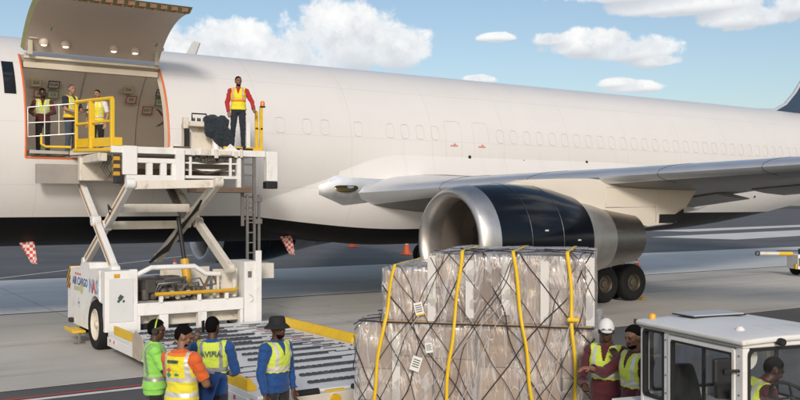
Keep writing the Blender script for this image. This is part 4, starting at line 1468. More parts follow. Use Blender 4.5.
# stretch film: clear plastic with whitish folds
mf = bpy.data.materials.new('stretch_film')
mf.use_nodes = True
t = NT(mf.node_tree)
tc = t.n('ShaderNodeTexCoord')
mp = t.n('ShaderNodeMapping', {'Vector': tc.outputs['Object'], 'Rotation': (0, R(14), R(10)), 'Scale': (3.4, 3.4, .9)})
nw = t.n('ShaderNodeTexNoise', {'Vector': mp.outputs[0], 'Scale': 1.4, 'Detail': 4.0, 'Roughness': .5, 'Distortion': .7})
mp2 = t.n('ShaderNodeMapping', {'Vector': tc.outputs['Object'], 'Rotation': (0, R(-32), R(20)), 'Scale': (4.2, 4.2, .7)})
nw2 = t.n('ShaderNodeTexNoise', {'Vector': mp2.outputs[0], 'Scale': 1.3, 'Detail': 4.0, 'Roughness': .5, 'Distortion': .6})
cr = t.m('ABSOLUTE', t.m('SUBTRACT', nw.outputs[0], .5))
cr2 = t.m('ABSOLUTE', t.m('SUBTRACT', nw2.outputs[0], .5))
crease = t.m('MAXIMUM', t.smooth(cr, .035, .0), t.smooth(cr2, .03, .0))
hgt = t.m('ADD', t.m('MULTIPLY', cr, 1.6), t.m('MULTIPLY', cr2, 1.4))
bp = t.n('ShaderNodeBump', {'Height': hgt, 'Strength': .6, 'Distance': .06})
tr = t.n('ShaderNodeBsdfTransparent', {'Color': (.93, .93, .93, 1)})
pb = t.n('ShaderNodeBsdfPrincipled', {'Base Color': (.70, .69, .70, 1), 'Roughness': .26, 'Specular IOR Level': .7, 'Normal': bp.outputs[0]})
fac = t.m('ADD', .20, t.m('MULTIPLY', crease, .36))
fac = t.m('ADD', fac, t.m('MULTIPLY', t.smooth(nw2.outputs[0], .50, .72), .22))
gl = t.n('ShaderNodeBsdfGlossy', {'Color': (.9, .9, .92, 1), 'Roughness': .2, 'Normal': bp.outputs[0]})
mx = t.n('ShaderNodeMixShader', {0: fac, 1: tr.outputs[0], 2: pb.outputs[0]})
mx2 = t.n('ShaderNodeMixShader', {0: .12, 1: mx.outputs[0], 2: gl.outputs[0]})
t.n('ShaderNodeOutputMaterial', {'Surface': mx2.outputs[0]})

PLT = thing('cargo_pallet', 'netted pallet of shrink-wrapped brown cartons with yellow straps on a dolly', 'cargo pallet', (PL[0], PL[1], .50), PRZ)
MB().box((0, 1.05, .05), (3.04, 2.2, .06)).box((0, 1.05, .10), (2.9, 2.1, .035)).build('pallet_board', M_STEEL, PLT, bevel=.01)
rnd = random.Random(21)
Z0, Z1, Z2 = .12, 1.08, 1.93      # local heights above the pallet's underside


def carton(x0, x1, y0, y1, z0, z1, m, name='carton'):
    j = [rnd.uniform(-.012, .012) for _ in range(4)]
    c = ((x0+x1)/2+j[0], (y0+y1)/2+j[1], (z0+z1)/2)
    o = MB().box((0, 0, 0), (x1-x0-.018, y1-y0-.018, z1-z0-.006)).build(name, m, PLT, bevel=.012, loc=c, rz=j[2])
    w, h = x1-x0, z1-z0
    if rnd.random() < .7 and y0 < .2:
        MB().box((0, -(y1-y0)/2+.007, 0), (w-.03, .004, .055)).build('tape', M_TAPE, o, loc=(0, 0, 0))
    return o


# lower tier
xl = [-1.44, -.98, -.50, .04, .56, 1.06, 1.44]
for i in range(6):
    for j in range(3):
        zz = [Z0, (Z0+Z1)/2+rnd.uniform(-.12, .12), Z1-.02*rnd.random()]
        if rnd.random() < .35:
            zz = [Z0, Z1]
        for k in range(len(zz)-1):
            m = rnd.choice(M_CART)
            carton(xl[i], xl[i+1], .04+.68*j, .04+.68*(j+1), zz[k], zz[k+1], m)
# timbers between the tiers
for (x0, x1, yy) in ((-1.15, 1.40, .10), (-1.15, 1.40, 1.0), (-1.15, 1.40, 1.9)):
    MB().box(((x0+x1)/2, yy, Z1+.022), (x1-x0, .12, .04)).build('timber', M_WOOD, PLT, bevel=.005)
# upper tier
xu = [-1.12, -.54, -.10, .36, .86, 1.38]
for i in range(5):
    top = Z2-.20 if i == 0 else Z2-.03*(i % 2)
    for j in range(3):
        zz = [Z1+.045, Z1+.045+(top-Z1)*.5, top] if i in (1, 4) else [Z1+.045, top]
        for k in range(len(zz)-1):
            m = rnd.choice(M_CART)
            carton(xu[i], xu[i+1], .10+.65*j, .10+.65*(j+1), zz[k], zz[k+1], m)
# white corner boards
for x, z0, z1 in ((-.53, Z1+.05, Z2), (-.06, Z1+.1, Z2-.05), (.38, Z1+.15, Z2), (.84, Z1+.05, Z2-.05), (1.37, Z1+.05, Z2), (-.96, Z0, Z1-.1)):
    yy = .048 if z0 > 1 else -.02
    MB().box2((x-.03, yy, z0), (x+.07, yy+.008, z1)).build('corner_board', M_CARTW, PLT)


def wrap(x0, x1, y0, y1, z0, z1, seed):
    """loose film shell round a stack"""
    nx, nyy, nz = 26, 14, 16
    mb = MB()

    def P(x, y, z):
        v = Vector((x, y, z))
        c = Vector(((x0+x1)/2, (y0+y1)/2, (z0+z1)/2))
        nrm = Vector(((x-c.x)/((x1-x0)/2), (y-c.y)/((y1-y0)/2), (z-c.z)/((z1-z0)/2)))
        nrm = Vector([q**7 for q in nrm])
        nrm.normalize()
        d = mnoise.noise(v*3.1+Vector((seed, 0, 0)))*.028+mnoise.noise(v*9+Vector((0, seed, 0)))*.012+.02
        return v+nrm*d
    lx_ = [x0+(x1-x0)*i/nx for i in range(nx+1)]
    ly_ = [y0+(y1-y0)*i/nyy for i in range(nyy+1)]
    lz_ = [z0+(z1-z0)*i/nz for i in range(nz+1)]
    mb.grid([[P(x, y0, z) for x in lx_] for z in lz_])
    mb.grid([[P(x, y1, z) for x in lx_] for z in lz_])
    mb.grid([[P(x0, y, z) for y in ly_] for z in lz_])
    mb.grid([[P(x1, y, z) for y in ly_] for z in lz_])
    mb.grid([[P(x, y, z1) for x in lx_] for y in ly_])
    o = mb.build('stretch_film', mf, PLT, smooth=80)
    return o


wrap(-1.47, .06, .0, 2.10, Z0, Z1+.01, 1.0)
wrap(.03, 1.47, .02, 2.10, Z0, Z1+.01, 5.0)
wrap(-1.14, -.54, .08, 2.06, Z1+.04, Z2-.17, 9.0)
wrap(-.54, .60, .07, 2.06, Z1+.04, Z2+.01, 13.0)
wrap(.62, 1.40, .07, 2.06, Z1+.04, Z2-.0, 17.0)
MB().grid([[(-.5+.18*i, .1+.2*j, Z2+.035+.025*mnoise.noise(Vector((i*.7, j*.8, 3)))) for i in range(11)] for j in range(11)]).build('top_sheet', mf, PLT, smooth=80)


# envelope used by the net and straps: front, over the top
def env(x, s):
    """s = path length from the pallet board up the front and over the top (front, top, back)"""
    zt = Z2+.05 if x > -.55 else Z2-.13
    if x < -1.16:
        zt = Z1+.05
    f0, f1 = -.035, .045
    if s < Z1:
        return (x, f0-.012*math.sin(3*s), s)
    if s < zt:
        q = (s-Z1)/(zt-Z1)
        return (x*(1-.02*q), f0+(f1-f0)*min(1, q*4), s)
    return (x*.98, f1+(s-zt), zt)


net = MB()
M_NET = mat('net_cord', (.045, .035, .035), .8, var=.3, vs=15)
rn = random.Random(5)
for fam in (1, -1):
    for k in range(-9, 12):
        xa = k*.33+rn.uniform(-.10, .10)
        slope = fam*(.60+rn.uniform(-.20, .20))
        pts = []
        s = .02
        while s < 3.0:
            x = xa+slope*s+.15*mnoise.noise(Vector((k*3.3, s*1.7, fam)))
            if -1.48 < x < 1.48:
                p = env(x, s)
                if p[1] > 1.9 or (pts and (Vector(p)-Vector(pts[-1])).length > .2):
                    break
                pts.append((p[0], p[1]+.006*mnoise.noise(Vector((s*9, k, 0))), p[2]))
            elif pts:
                break
            s += .07
        if len(pts) > 2:
            net.tube(pts, .0048 if k % 3 else .0075, 4, caps=False)
# sides of the net
for sx in (-1, 1):
    for fam in (1, -1):
        for k in range(-4, 9):
            pts = []
            s = .02
            ya = k*.3
            while s < Z1-.05:
                y = ya+fam*.6*s
                if 0 < y < 2.1:
                    xx = 1.50 if s < Z1 else (1.44 if sx > 0 else 1.17)
                    pts.append((sx*xx, y, s))
                elif pts:
                    break
                s += .1
            if len(pts) > 2:
                net.tube(pts, .007, 4, caps=False)
net.tube([env(x/10-1.46, Z1+.03) for x in range(30)], .010, 4, caps=False)
net.build('cargo_net', M_NET, PLT, smooth=60)
nl = MB()
for k in range(5):
    xa = -1.3+.55*k+rn.uniform(-.1, .1)
    sl_ = rn.choice((-1, 1))*rn.uniform(.3, .9)
    pts = [env(max(-1.45, min(1.45, xa+sl_*s+.02*math.sin(5*s))), s) for s in [.05+.08*i for i in range(int(rn.uniform(12, 26)))]]
    nl.tube([(p[0], p[1]-.012, p[2]) for p in pts], .004, 4, caps=False)
nl.build('pale_cord', mat('cord_pale', (.55, .52, .50), .7), PLT, smooth=60)
# yellow straps
M_STRAP = mat('strap_yellow', (.78, .50, .01), .55, var=.12, vs=14)
for i, (xb, xt) in enumerate(((-1.24, -.98), (-.33, -.14), (.76, .50), (1.24, 1.16))):
    rows_ = []
    L = (Z2+1.6) if xt > -.55 else Z2+1.5
    n_ = 34
    for k in range(n_+1):
        s = L*k/n_
        q = min(1, s/Z2)
        x = xb+(xt-xb)*q+.012*math.sin(7*s+i)
        p = Vector(env(x, s))
        off = Vector((0, -.02, 0)) if p.y < .06 else Vector((0, 0, .02))
        if abs(p.y-.045) < .06 and s > Z2-.2:
            off = Vector((0, -.016, .016))
        tw = .45*math.sin(3.0*s+i)
        rows_.append([p+off+Vector((-.021*math.cos(tw), -.006*math.sin(tw), 0)), p+off+Vector((.021*math.cos(tw), .006*math.sin(tw), 0))])
    st_ = MB().grid(rows_).build('strap', M_STRAP, PLT, smooth=60)
    st_.modifiers.new('s', 'SOLIDIFY').thickness = .002
    if i == 3:
        MB().box((xb-.04, -.06, Z1+.13), (.14, .03, .05)).build('strap_knot', M_STRAP, PLT, bevel=.015)
# labels
for (x, z, w, h, rot, edge, col) in ((-.66, 1.28, .11, .16, -.25, True, M_STRAP), (-.68, .62, .12, .18, .3, False, None), (-.52, .82, .09, .12, -.15, False, None)):
    yy = -.065 if z < Z1 else .01
    M = Matrix.Rotation(rot, 3, 'Y')
    lb = MB().box((x, yy, z), (w, .004, h), M=M).build('label', mat('label_white', (.74, .73, .70), .5), PLT)
    dk_ = MB()
    for k in range(4):
        dk_.box(Vector((x, yy-.004, z))+M @ Vector((0, 0, h*(.28-.16*k))), (w*.7, .003, h*.06), M=M)
    dk_.build('print', M_INK, lb, loc=(0, 0, 0))
    if edge:
        MB().box(Vector((x, yy-.004, z))+M @ Vector((0, 0, -h*.44)), (w, .003, h*.10), M=M).build('label_edge', col, lb, loc=(0, 0, 0))

# the dolly
DL = thing('pallet_dolly', 'low steel roller dolly under the netted cargo pallet', 'dolly', (PL[0], PL[1], 0), PRZ)
fr = MB()
for y in (.05, 1.05, 2.05):
    fr.box((0, y, .40), (3.0, .10, .12))
for x in (-1.45, 1.45):
    fr.box((x, 1.05, .40), (.10, 1.9, .119))
fr.build('dolly_frame', M_STEEL, DL, bevel=.01)
rl = MB().lathe([(.03, -.44), (.03, .44)], (0, 0, 0), 'y', 10).mesh('roller', M_ALUR, smooth=40)
for k in range(12):
    for y in (.55, 1.55):
        link('roller', rl, DL, loc=(-1.3+.236*k, y, .47))
for x in (-1.0, 1.0):
    for y in (.35, 1.75):
        w = MB().lathe([(.10, -.06), (.17, -.07), (.19, -.04), (.19, .04), (.17, .07), (.10, .06)], (x, y, .19), 'y', 20).build('wheel', M_RUB, DL, smooth=40)
        MB().box((x, y, .29), (.10, .20, .12)).build('wheel_bracket', M_STEEL, DL)
MB().beam((-1.5, 1.05, .36), (-2.0, .9, .20), .07, .07).build('drawbar', M_YEL, DL)

# ================================================================== TOW TRACTOR
TRZ = math.atan2(.210, -.978)
TR = thing('tow_tractor', 'white airport tow tractor with glazed cab parked right of the cargo pallet', 'tow tractor', (1.588, -18.63, 0), TRZ)
M_TW = mat('tractor_white', (.72, .71, .685), .45, var=.08, vs=2, grime=.42, gcol=(.38, .33, .27), gs=2.8, bump=.02, bs=20)
M_TIN = mat('cab_inside', (.40, .40, .38), .6, var=.1)
M_RUBB = mat('window_rubber', (.014, .014, .015), .5, var=.2)
GL = glass_mat('cab_glass', (.965, .975, .975), .94)
CW, CL, RZ = .625, 1.41, 1.95
body = MB()
body.prism([(-.35, .35), (2.9, .35), (2.9, .95), (2.7, 1.08), (1.5, 1.12), (-.35, 1.06)], 'x', -.82, .82)
body.build('body', M_TW, TR, bevel=.03)
MB().box((0, -.10, 1.085), (1.5, .42, .03)).build('rear_deck', M_TW, TR, bevel=.01)
wl = MB().box((0, CL/2, 1.12), (2*CW-.04, CL-.04, .06)).build('cab_floor', M_TIN, TR)
# pillars
pl = MB()
PW = .075
for sx in (-1, 1):
    x = sx*(CW-PW/2)
    for y0, y1 in ((0, .05), (.36, .43), (CL-.09, CL)):
        pl.box2((x-PW/2, y0, 1.10), (x+PW/2, y1, 1.845))
    pl.box2((x-PW/2+.002, .05, 1.10), (x+PW/2-.002, .36, 1.20))
    pl.box2((x-PW/2+.004, .43, 1.10), (x+PW/2-.004, CL-.09, 1.16))
pl.box2((-CW+PW, 0.003, 1.10), (CW-PW, .045, 1.22))
pl.box2((-CW+PW, CL-.06, 1.10), (CW-PW, CL-.002, 1.17))
pl.build('cab_frame', M_TW, TR, bevel=.01)
tf = MB()
tf.box2((-CW-.002, -.002, 1.845), (CW+.002, CL+.002, 1.90))
tf.build('roof_frame', M_TW, TR, bevel=.012)
# roof, gently crowned
rws = []
for i in range(9):
    y = -.045+(CL+.09)*i/8
    rws.append([(-.67+1.34*k/8, y, 1.925+.045*(1-(k/4-1)**2)*(1-(i/4-1)**4*.6)) for k in range(9)])
rf = MB().grid(rws)
o = rf.build('roof', M_TW, TR, smooth=60)
s_ = o.modifiers.new('s', 'SOLIDIFY')
s_.thickness = .05
s_.offset = -1
b_ = o.modifiers.new('b', 'BEVEL')
b_.width = .018
b_.segments = 3
b_.limit_method = 'ANGLE'
# rain gutter, bolts
for x in (-CW-.014, CW+.014):
    MB().box2((x-.010, .01, 1.862), (x+.010, CL-.01, 1.876)).build('rain_gutter', mat('gutter_grey', (.30, .29, .27), .6, var=.3), TR)
bt = MB().lathe([(.009, -.004), (.009, .004)], (0, 0, 0), 'x', 8).mesh('bolt', M_STEEL)
for z in (1.28, 1.45, 1.62, 1.78):
    for y in (.395, CL-.045):
        link('bolt', bt, TR, loc=(CW+.003, y, z))
# hatch
MB().box((-.02, .22, 1.985), (.60, .30, .016)).build('roof_hatch', mat('hatch_grey', (.42, .44, .46), .4), TR, bevel=.005)
MB().box((-.02, .22, 1.975), (.63, .33, .010)).build('hatch_seal', M_BLACK, TR)
for nm, x, y, r, h, c in (('amber_lamp', .52, .05, .035, .05, (.72, .36, .03)), ('beacon', -.55, 1.30, .06, .11, (.75, .20, .03))):
    MB().lathe([(r, 1.93), (r, 1.935+h*.7), (r*.7, 1.935+h), (.001, 1.94+h)], (x, y, 0), 'z', 14).build(nm, mat(nm, c, .25), TR, smooth=50)
MB().lathe([(.05, 1.94), (.045, 1.955), (.02, 1.985)], (.38, 1.1, 0), 'z', 10).build('roof_vent', M_TW, TR, smooth=50)
MB().box((.655, -.03, 1.905), (.03, .05, .05)).build('corner_marker', mat('marker_maroon', (.10, .03, .03), .4), TR, bevel=.01)
for x in (.28, -.18, -.5):
    MB().lathe([(.028, 0), (.034, .05), (.03, .075)], (x, CL+.02, 1.895), 'y', 12).build('work_lamp', M_BLACK, TR, smooth=50)


def frame_ring(axis, c, a0, a1, z0, z1, th, dep, rad=.05):
    """rounded rubber frame in a plane: axis x (side) or y (front)"""
    def loop(o_):
        pts = []
        for ca, cz, s0 in ((a1-rad-o_, z1-rad-o_, 0), (a0+rad+o_, z1-rad-o_, 90), (a0+rad+o_, z0+rad+o_, 180), (a1-rad-o_, z0+rad+o_, 270)):
            for k in range(5):
                q = R(s0+22.5*k)
                pts.append((ca+rad*math.cos(q), cz+rad*math.sin(q)))
        return pts
    A_, B_ = loop(0), loop(th)
    mb = MB()
    def P(p, d):
        return (c+d, p[0], p[1]) if axis == 'x' else (p[0], c+d, p[1])
    n = len(A_)
    for i in range(n):
        j = (i+1) % n
        for d0, d1, U, V in ((-dep, dep, A_, A_), (-dep, dep, B_, B_)):
            mb.add([P(U[i], d0), P(U[j], d0), P(U[j], d1), P(U[i], d1)], [(0, 1, 2, 3)])
        for d in (-dep, dep):
            mb.add([P(A_[i], d), P(A_[j], d), P(B_[j], d), P(B_[i], d)], [(0, 1, 2, 3)])
    return mb


for sx in (1, -1):
    x = sx*(CW-.02)
    w1 = frame_ring('x', x, .045, .365, 1.195, 1.850, .022, .028, .045).build('side_window', M_RUBB, TR, smooth=40)
    MB().box2((x-.003, .06, 1.21), (x+.003, .35, 1.835)).build('pane', GL, w1, loc=(0, 0, 0))
    dr = MB()
    for (y0, y1, z0, z1) in ((.435, .475, 1.16, 1.83), (1.285, 1.318, 1.16, 1.83), (.475, 1.285, 1.795, 1.83), (.475, 1.285, 1.16, 1.20)):
        dr.box2((x-.02+sx*.012, y0, z0), (x+.02+sx*.012, y1, z1))
    d_ = dr.build('cab_door', M_TW, TR, bevel=.006)
    w2 = frame_ring('x', x+sx*.012, .478, 1.282, 1.203, 1.792, .014, .022, .02).build('door_window', M_RUBB, d_, smooth=40, loc=(0, 0, 0))
    MB().box2((x+sx*.012-.003, .488, 1.21), (x+sx*.012+.003, 1.275, 1.785)).build('pane', GL, w2, loc=(0, 0, 0))
    MB().box2((x+sx*.012-.012, .90, 1.21), (x+sx*.012+.012, .925, 1.785)).build('window_divider', M_RUBB, w2, loc=(0, 0, 0))
wf = frame_ring('y', CL-.02, -CW+.045, CW-.045, 1.175, 1.845, .026, .03, .06).build('windshield', M_RUBB, TR, smooth=40)
MB().box2((-CW+.06, CL-.023, 1.19), (CW-.06, CL-.017, 1.83)).build('pane', GL, wf, loc=(0, 0, 0))
wr = frame_ring('y', .02, -CW+.10, CW-.10, 1.225, 1.840, .022, .026, .05).build('rear_window', M_RUBB, TR, smooth=40)
MB().box2((-CW+.11, .017, 1.235), (CW-.11, .023, 1.83)).build('pane', GL, wr, loc=(0, 0, 0))
wp = MB().tube([(-.1, CL+.02, 1.18), (-.32, CL+.025, 1.55)], .010, 5).tube([(-.22, CL+.022, 1.32), (-.40, CL+.022, 1.62)], .013, 5)
wp.build('wiper', M_BLACK, TR)
# mirror
mr = MB().box((CW+.14, CL-.10, 1.655), (.18, .05, .22)).build('mirror', M_BLACK, TR, bevel=.03)
MB().tube([(CW, CL-.045, 1.655), (CW+.10, CL-.07, 1.655)], .014, 6).box((CW+.12, CL-.065, 1.655), (.06, .03, .04)).build('mirror_bracket', M_BLACK, mr, loc=(0, 0, 0))
# inside the cab: seats, wheel, dash, sun blind, fan disc
M_SEAT = mat('seat_black', (.02, .02, .022), .75, var=.2)
for x in (-.26, .30):
    sb_ = MB()
    rws = []
    for i in range(7):
        s = i/6
        w = .20*(1-.35*s**3)
        rws.append([(x+w*math.cos(2*math.pi*k/14), .30-.10*s+.07*math.sin(2*math.pi*k/14), .95+.55*s) for k in range(14)])
    sb_.grid(rws, True)
    sb_.add(rws[-1], [tuple(range(14))])
    sb_.box((x, .52, .93), (.42, .44, .12))
    sb_.build('seat', M_SEAT, TR, bevel=.02, smooth=50)
MB().box((0, CL-.20, 1.14), (1.1, .22, .16)).build('dashboard', M_SEAT, TR, bevel=.03)
tl = [Vector((.19*math.cos(2*math.pi*k/24), .19*math.sin(2*math.pi*k/24), 0)) for k in range(24)]
Mw = Matrix.Rotation(R(-35), 3, 'X')
sc_ = Vector((-.26, CL-.36, 1.30))
sw = MB().tube([Mw @ p+sc_ for p in tl], .016, 8, closed=True)
for k in (0, 8, 16):
    sw.tube([sc_, Mw @ tl[k]+sc_], .012, 6)
sw.tube([sc_, sc_+Vector((0, .12, -.2))], .025, 8)
sw.build('steering_wheel', M_SEAT, TR, smooth=50)
MB().box((-.36, CL-.10, 1.76), (.42, .03, .15)).build('sun_blind', mat('blind_beige', (.55, .47, .38), .8, var=.15), TR, bevel=.008)
MB().lathe([(.001, -.012), (.10, -.01), (.105, .01)], (.44, CL-.16, 1.735), 'y', 24).build('cab_fan', M_CARTW, TR, smooth=50)
MB().box((.44, CL-.14, 1.83), (.03, .03, .10)).build('fan_stalk', M_BLACK, TR)
for x in (-.62, .62):
    for y in (.15, 2.2):
        wheel('wheel', (x*1.22, y, .36), .36, .24, TR, 1 if x > 0 else -1, M_CRIM)

# ================================================================== SMALL GROUND THINGS
M_CONE = mat('cone_orange', (.72, .11, .03), .55, var=.12)
M_CONEW = mat('cone_white', (.75, .74, .72), .5)


def cone(x, y, h, label, squat=False):
    t_ = thing('traffic_cone', label, 'traffic cone', (x, y, 0), group='traffic cones on the apron')
    r = h*.26 if not squat else h*.42
    MB().box((0, 0, .02*h/.6), (r*2.5, r*2.5, .04*h/.6)).build('base', M_CONE, t_, bevel=.01)
    MB().lathe([(r, .04*h/.6), (r*.2, h)], (0, 0, 0), 'z', 18).build('cone_body', M_CONE, t_, smooth=40)
    for a, b in ((.34, .5), (.66, .8)):
        ra_, rb_ = r+(r*.2-r)*a+.006, r+(r*.2-r)*b+.006
        MB().lathe([(ra_, h*a), (rb_, h*b)], (0, 0, 0), 'z', 18, cap=False).build('white_band', M_CONEW if not squat else mat('cone_yellow', (.75, .42, .05), .5), t_, smooth=40)


cone(7.3, 13.2, .72, 'red and white cone seen through the loader frame left of its yellow ram')
cone(9.6, 11.6, .75, 'red cone behind the loader near its ladder cabinet')
cone(27.0, 31.8, .68, 'small orange cone under the belly between loader and engine', True)
cone(24.9, 21.6, .95, 'red and white banded cone just left of the engine inlet')
cone(28.4, 6.3, .55, 'small red cone behind the main landing gear wheels')
# yellow chocks at the main gear
for i, (x, y, lb) in enumerate(((16.50, -4.56, 'yellow wheel chock behind the rear main wheel'), (14.33, -4.56, 'yellow wheel chock in front of the forward main wheel'))):
    c = MB().prism([(-.11, 0), (.11, 0), (.04, .10), (-.04, .10)], 'y', -.20, .20).build('wheel_chock', mat('chock_dark_yellow', (.28, .19, .03), .7, var=.5, vs=20), loc=(x, y, 0.001), bevel=.01)
    tag(c, lb, 'wheel chock', 'wheel chocks')
# trailer with a raised drawbar at the right edge
TB = thing('equipment_trailer', 'white equipment trailer with yellow and white drawbar at the right edge', 'trailer', (29.75, -1.55, 0), rz=R(-30))
MB().box((0, 0, .62), (.5, 1.0, .62)).box((.7, 0, .55), (1.2, 1.2, .30)).build('trailer_body', M_LW, TB, bevel=.02)
MB().box((-.1, -.51, .62), (.25, .02, .34)).build('dark_hatch', M_MACH, TB)
MB().box((-.27, -.3, .42), (.06, .2, .2)).build('yellow_plate', M_YEL, TB)
MB().tube([(-.25, 0, .95), (-.85, 0, .96)], .085, 10).build('drawbar_yellow', M_YEL, TB, smooth=40)
MB().tube([(-.85, 0, .96), (-1.70, 0, .97)], .08, 10).build('drawbar_white', M_LW2, TB, smooth=40)
MB().lathe([(.07, -.03), (.11, -.03), (.11, .03), (.07, .03)], (-1.78, 0, .97), 'y', 16, cap=False).build('drawbar_eye', M_BLACK, TB)
MB().tube([(-.9, .05, 1.08), (.3, .05, 1.08)], .02, 6).box((.1, 0, 1.02), (.12, .12, .3)).build('drawbar_rod', M_BLACK, TB)
for x in (.2, 1.1):
    for y in (-.55, .55):
        MB().lathe([(.12, -.08), (.24, -.09), (.28, -.05), (.28, .05), (.24, .09), (.12, .08)], (x, y, .28), 'y', 20).build('wheel', M_RUB, TB, smooth=40)
# dark-wheeled ground tractor half hidden behind the engine inlet
GT = thing('ground_tractor', 'dark wheeled ground vehicle mostly hidden behind the engine inlet', 'vehicle', (19.6, 12.0, 0), rz=R(-25))
MB().box((1.6, 0, .85), (2.4, 1.5, .7)).box((.3, 0, .9), (.9, 1.3, .25)).build('body', M_MACH, GT, bevel=.05)
for x in (0.1, 2.4):
    for y in (-.75, .75):
        w = MB().lathe([(.32, -.17), (.48, -.19), (.58, -.12), (.59, 0), (.58, .12), (.48, .19), (.32, .17)], (x, y, .59), 'y', 28).build('wheel', M_RUB, GT, smooth=40)
# far airliner behind the cargo aircraft: only the top of its tail fin shows
FA = thing('parked_airliner', 'distant parked airliner whose pale tail fin tip shows above the cargo aircraft', 'aircraft', (17.7, 67.5, 0), rz=math.atan2(-.949, .315))
prof = [(-24, .05), (-23, 1.0), (-20.5, 2.0), (-17, 2.4), (6, 2.4), (12, 1.7), (17, .5)]
mb = MB()
mb.grid([[(x, r*math.cos(2*math.pi*k/24), 4.6+r*math.sin(2*math.pi*k/24)+(.8 if x > 11 else 0)) for k in range(24)] for x, r in prof], True)
mb.build('fuselage', M_WHITE, FA, smooth=50)
MB().prism([(4.6, 6.4), (15.7, 17.5), (16.0, 17.65), (16.7, 17.4), (10.0, 6.2)], 'y', -.10, .10).build('tail_fin', mat('far_fin_white', (.66, .66, .66), .5), FA, bevel=.05)
for sg in (-1, 1):
    MB().grid([[(-6, sg*2, 3.6), (1, sg*2, 3.4)], [(2.5, sg*16, 5.0), (4.2, sg*16, 5.0)]]).build('wing', M_WUNDER, FA).modifiers.new('s', 'SOLIDIFY').thickness = .3
    MB().tube([(-1, sg*3, 3.4), (-1, sg*3, .4)], .15, 8).lathe([(.45, -.3), (.45, .3)], (-1, sg*3, .45), 'y', 16).build('main_gear', M_DARK, FA)
MB().tube([(-19, 0, 3), (-19, 0, .4)], .12, 8).lathe([(.4, -.25), (.4, .25)], (-19, 0, .4), 'y', 16).build('nose_gear', M_DARK, FA)
# ================================================================== PEOPLE
SKIN = {'dark': mat('skin_dark', (.075, .035, .022), .5, var=.1), 'mid': mat('skin_mid', (.22, .11, .065), .5, var=.1), 'light': mat('skin_light', (.34, .19, .12), .5, var=.1)}
M_HAIR = mat('hair_black', (.006, .005, .005), .95, var=.3, vs=40, bump=.5, bs=150, spec=.08)
M_HAIRG = mat('hair_greying', (.06, .055, .05), .6, var=.3, vs=40, bump=.4, bs=120)
M_SHOE = mat('shoe_black', (.015, .015, .015), .5)
M_EYE = mat('eye_dark', (.02, .015, .012), .3)
M_LIPC = mat('lip_dark', (.10, .035, .03), .5)


def cloth(name, col, sheen=.2):
    return mat('cloth_'+name, col, .85, var=.16, vs=7, bump=.30, bs=14, sheen=sheen)


C_NAVY = cloth('navy', (.012, .017, .03))
C_BLACK = cloth('black', (.012, .012, .013))
C_BLUE = cloth('royal_blue', (.006, .055, .21))
C_RED = cloth('red', (.42, .015, .018))
C_MAROON = cloth('maroon', (.085, .010, .016))
C_ORANGE = cloth('orange', (.62, .11, .015))
C_WHITE = cloth('white', (.66, .66, .66))
C_JEAN = cloth('slate_blue', (.06, .075, .10))
C_LIME = cloth('lime_vest', (.56, .68, .07))
C_YELLOW = cloth('yellow_vest', (.74, .66, .03))
C_GREEN = cloth('green_vest', (.27, .66, .10))
M_REFL = mat('reflective_tape', (.66, .64, .58), .35, .3, var=.1, vs=10)
M_REFLG = mat('reflective_tape_grey', (.36, .36, .34), .4, .3, var=.1, vs=10)
M_TRIM = cloth('orange_trim', (.75, .18, .02))


def seg_dist(P, a, b):
    a, b = np.array(a), np.array(b)
    ab = b-a
    t = np.clip(((P-a) @ ab)/max(1e-9, ab @ ab), 0, 1)
    return np.linalg.norm(P-(a+t[:, None]*ab), axis=1), t


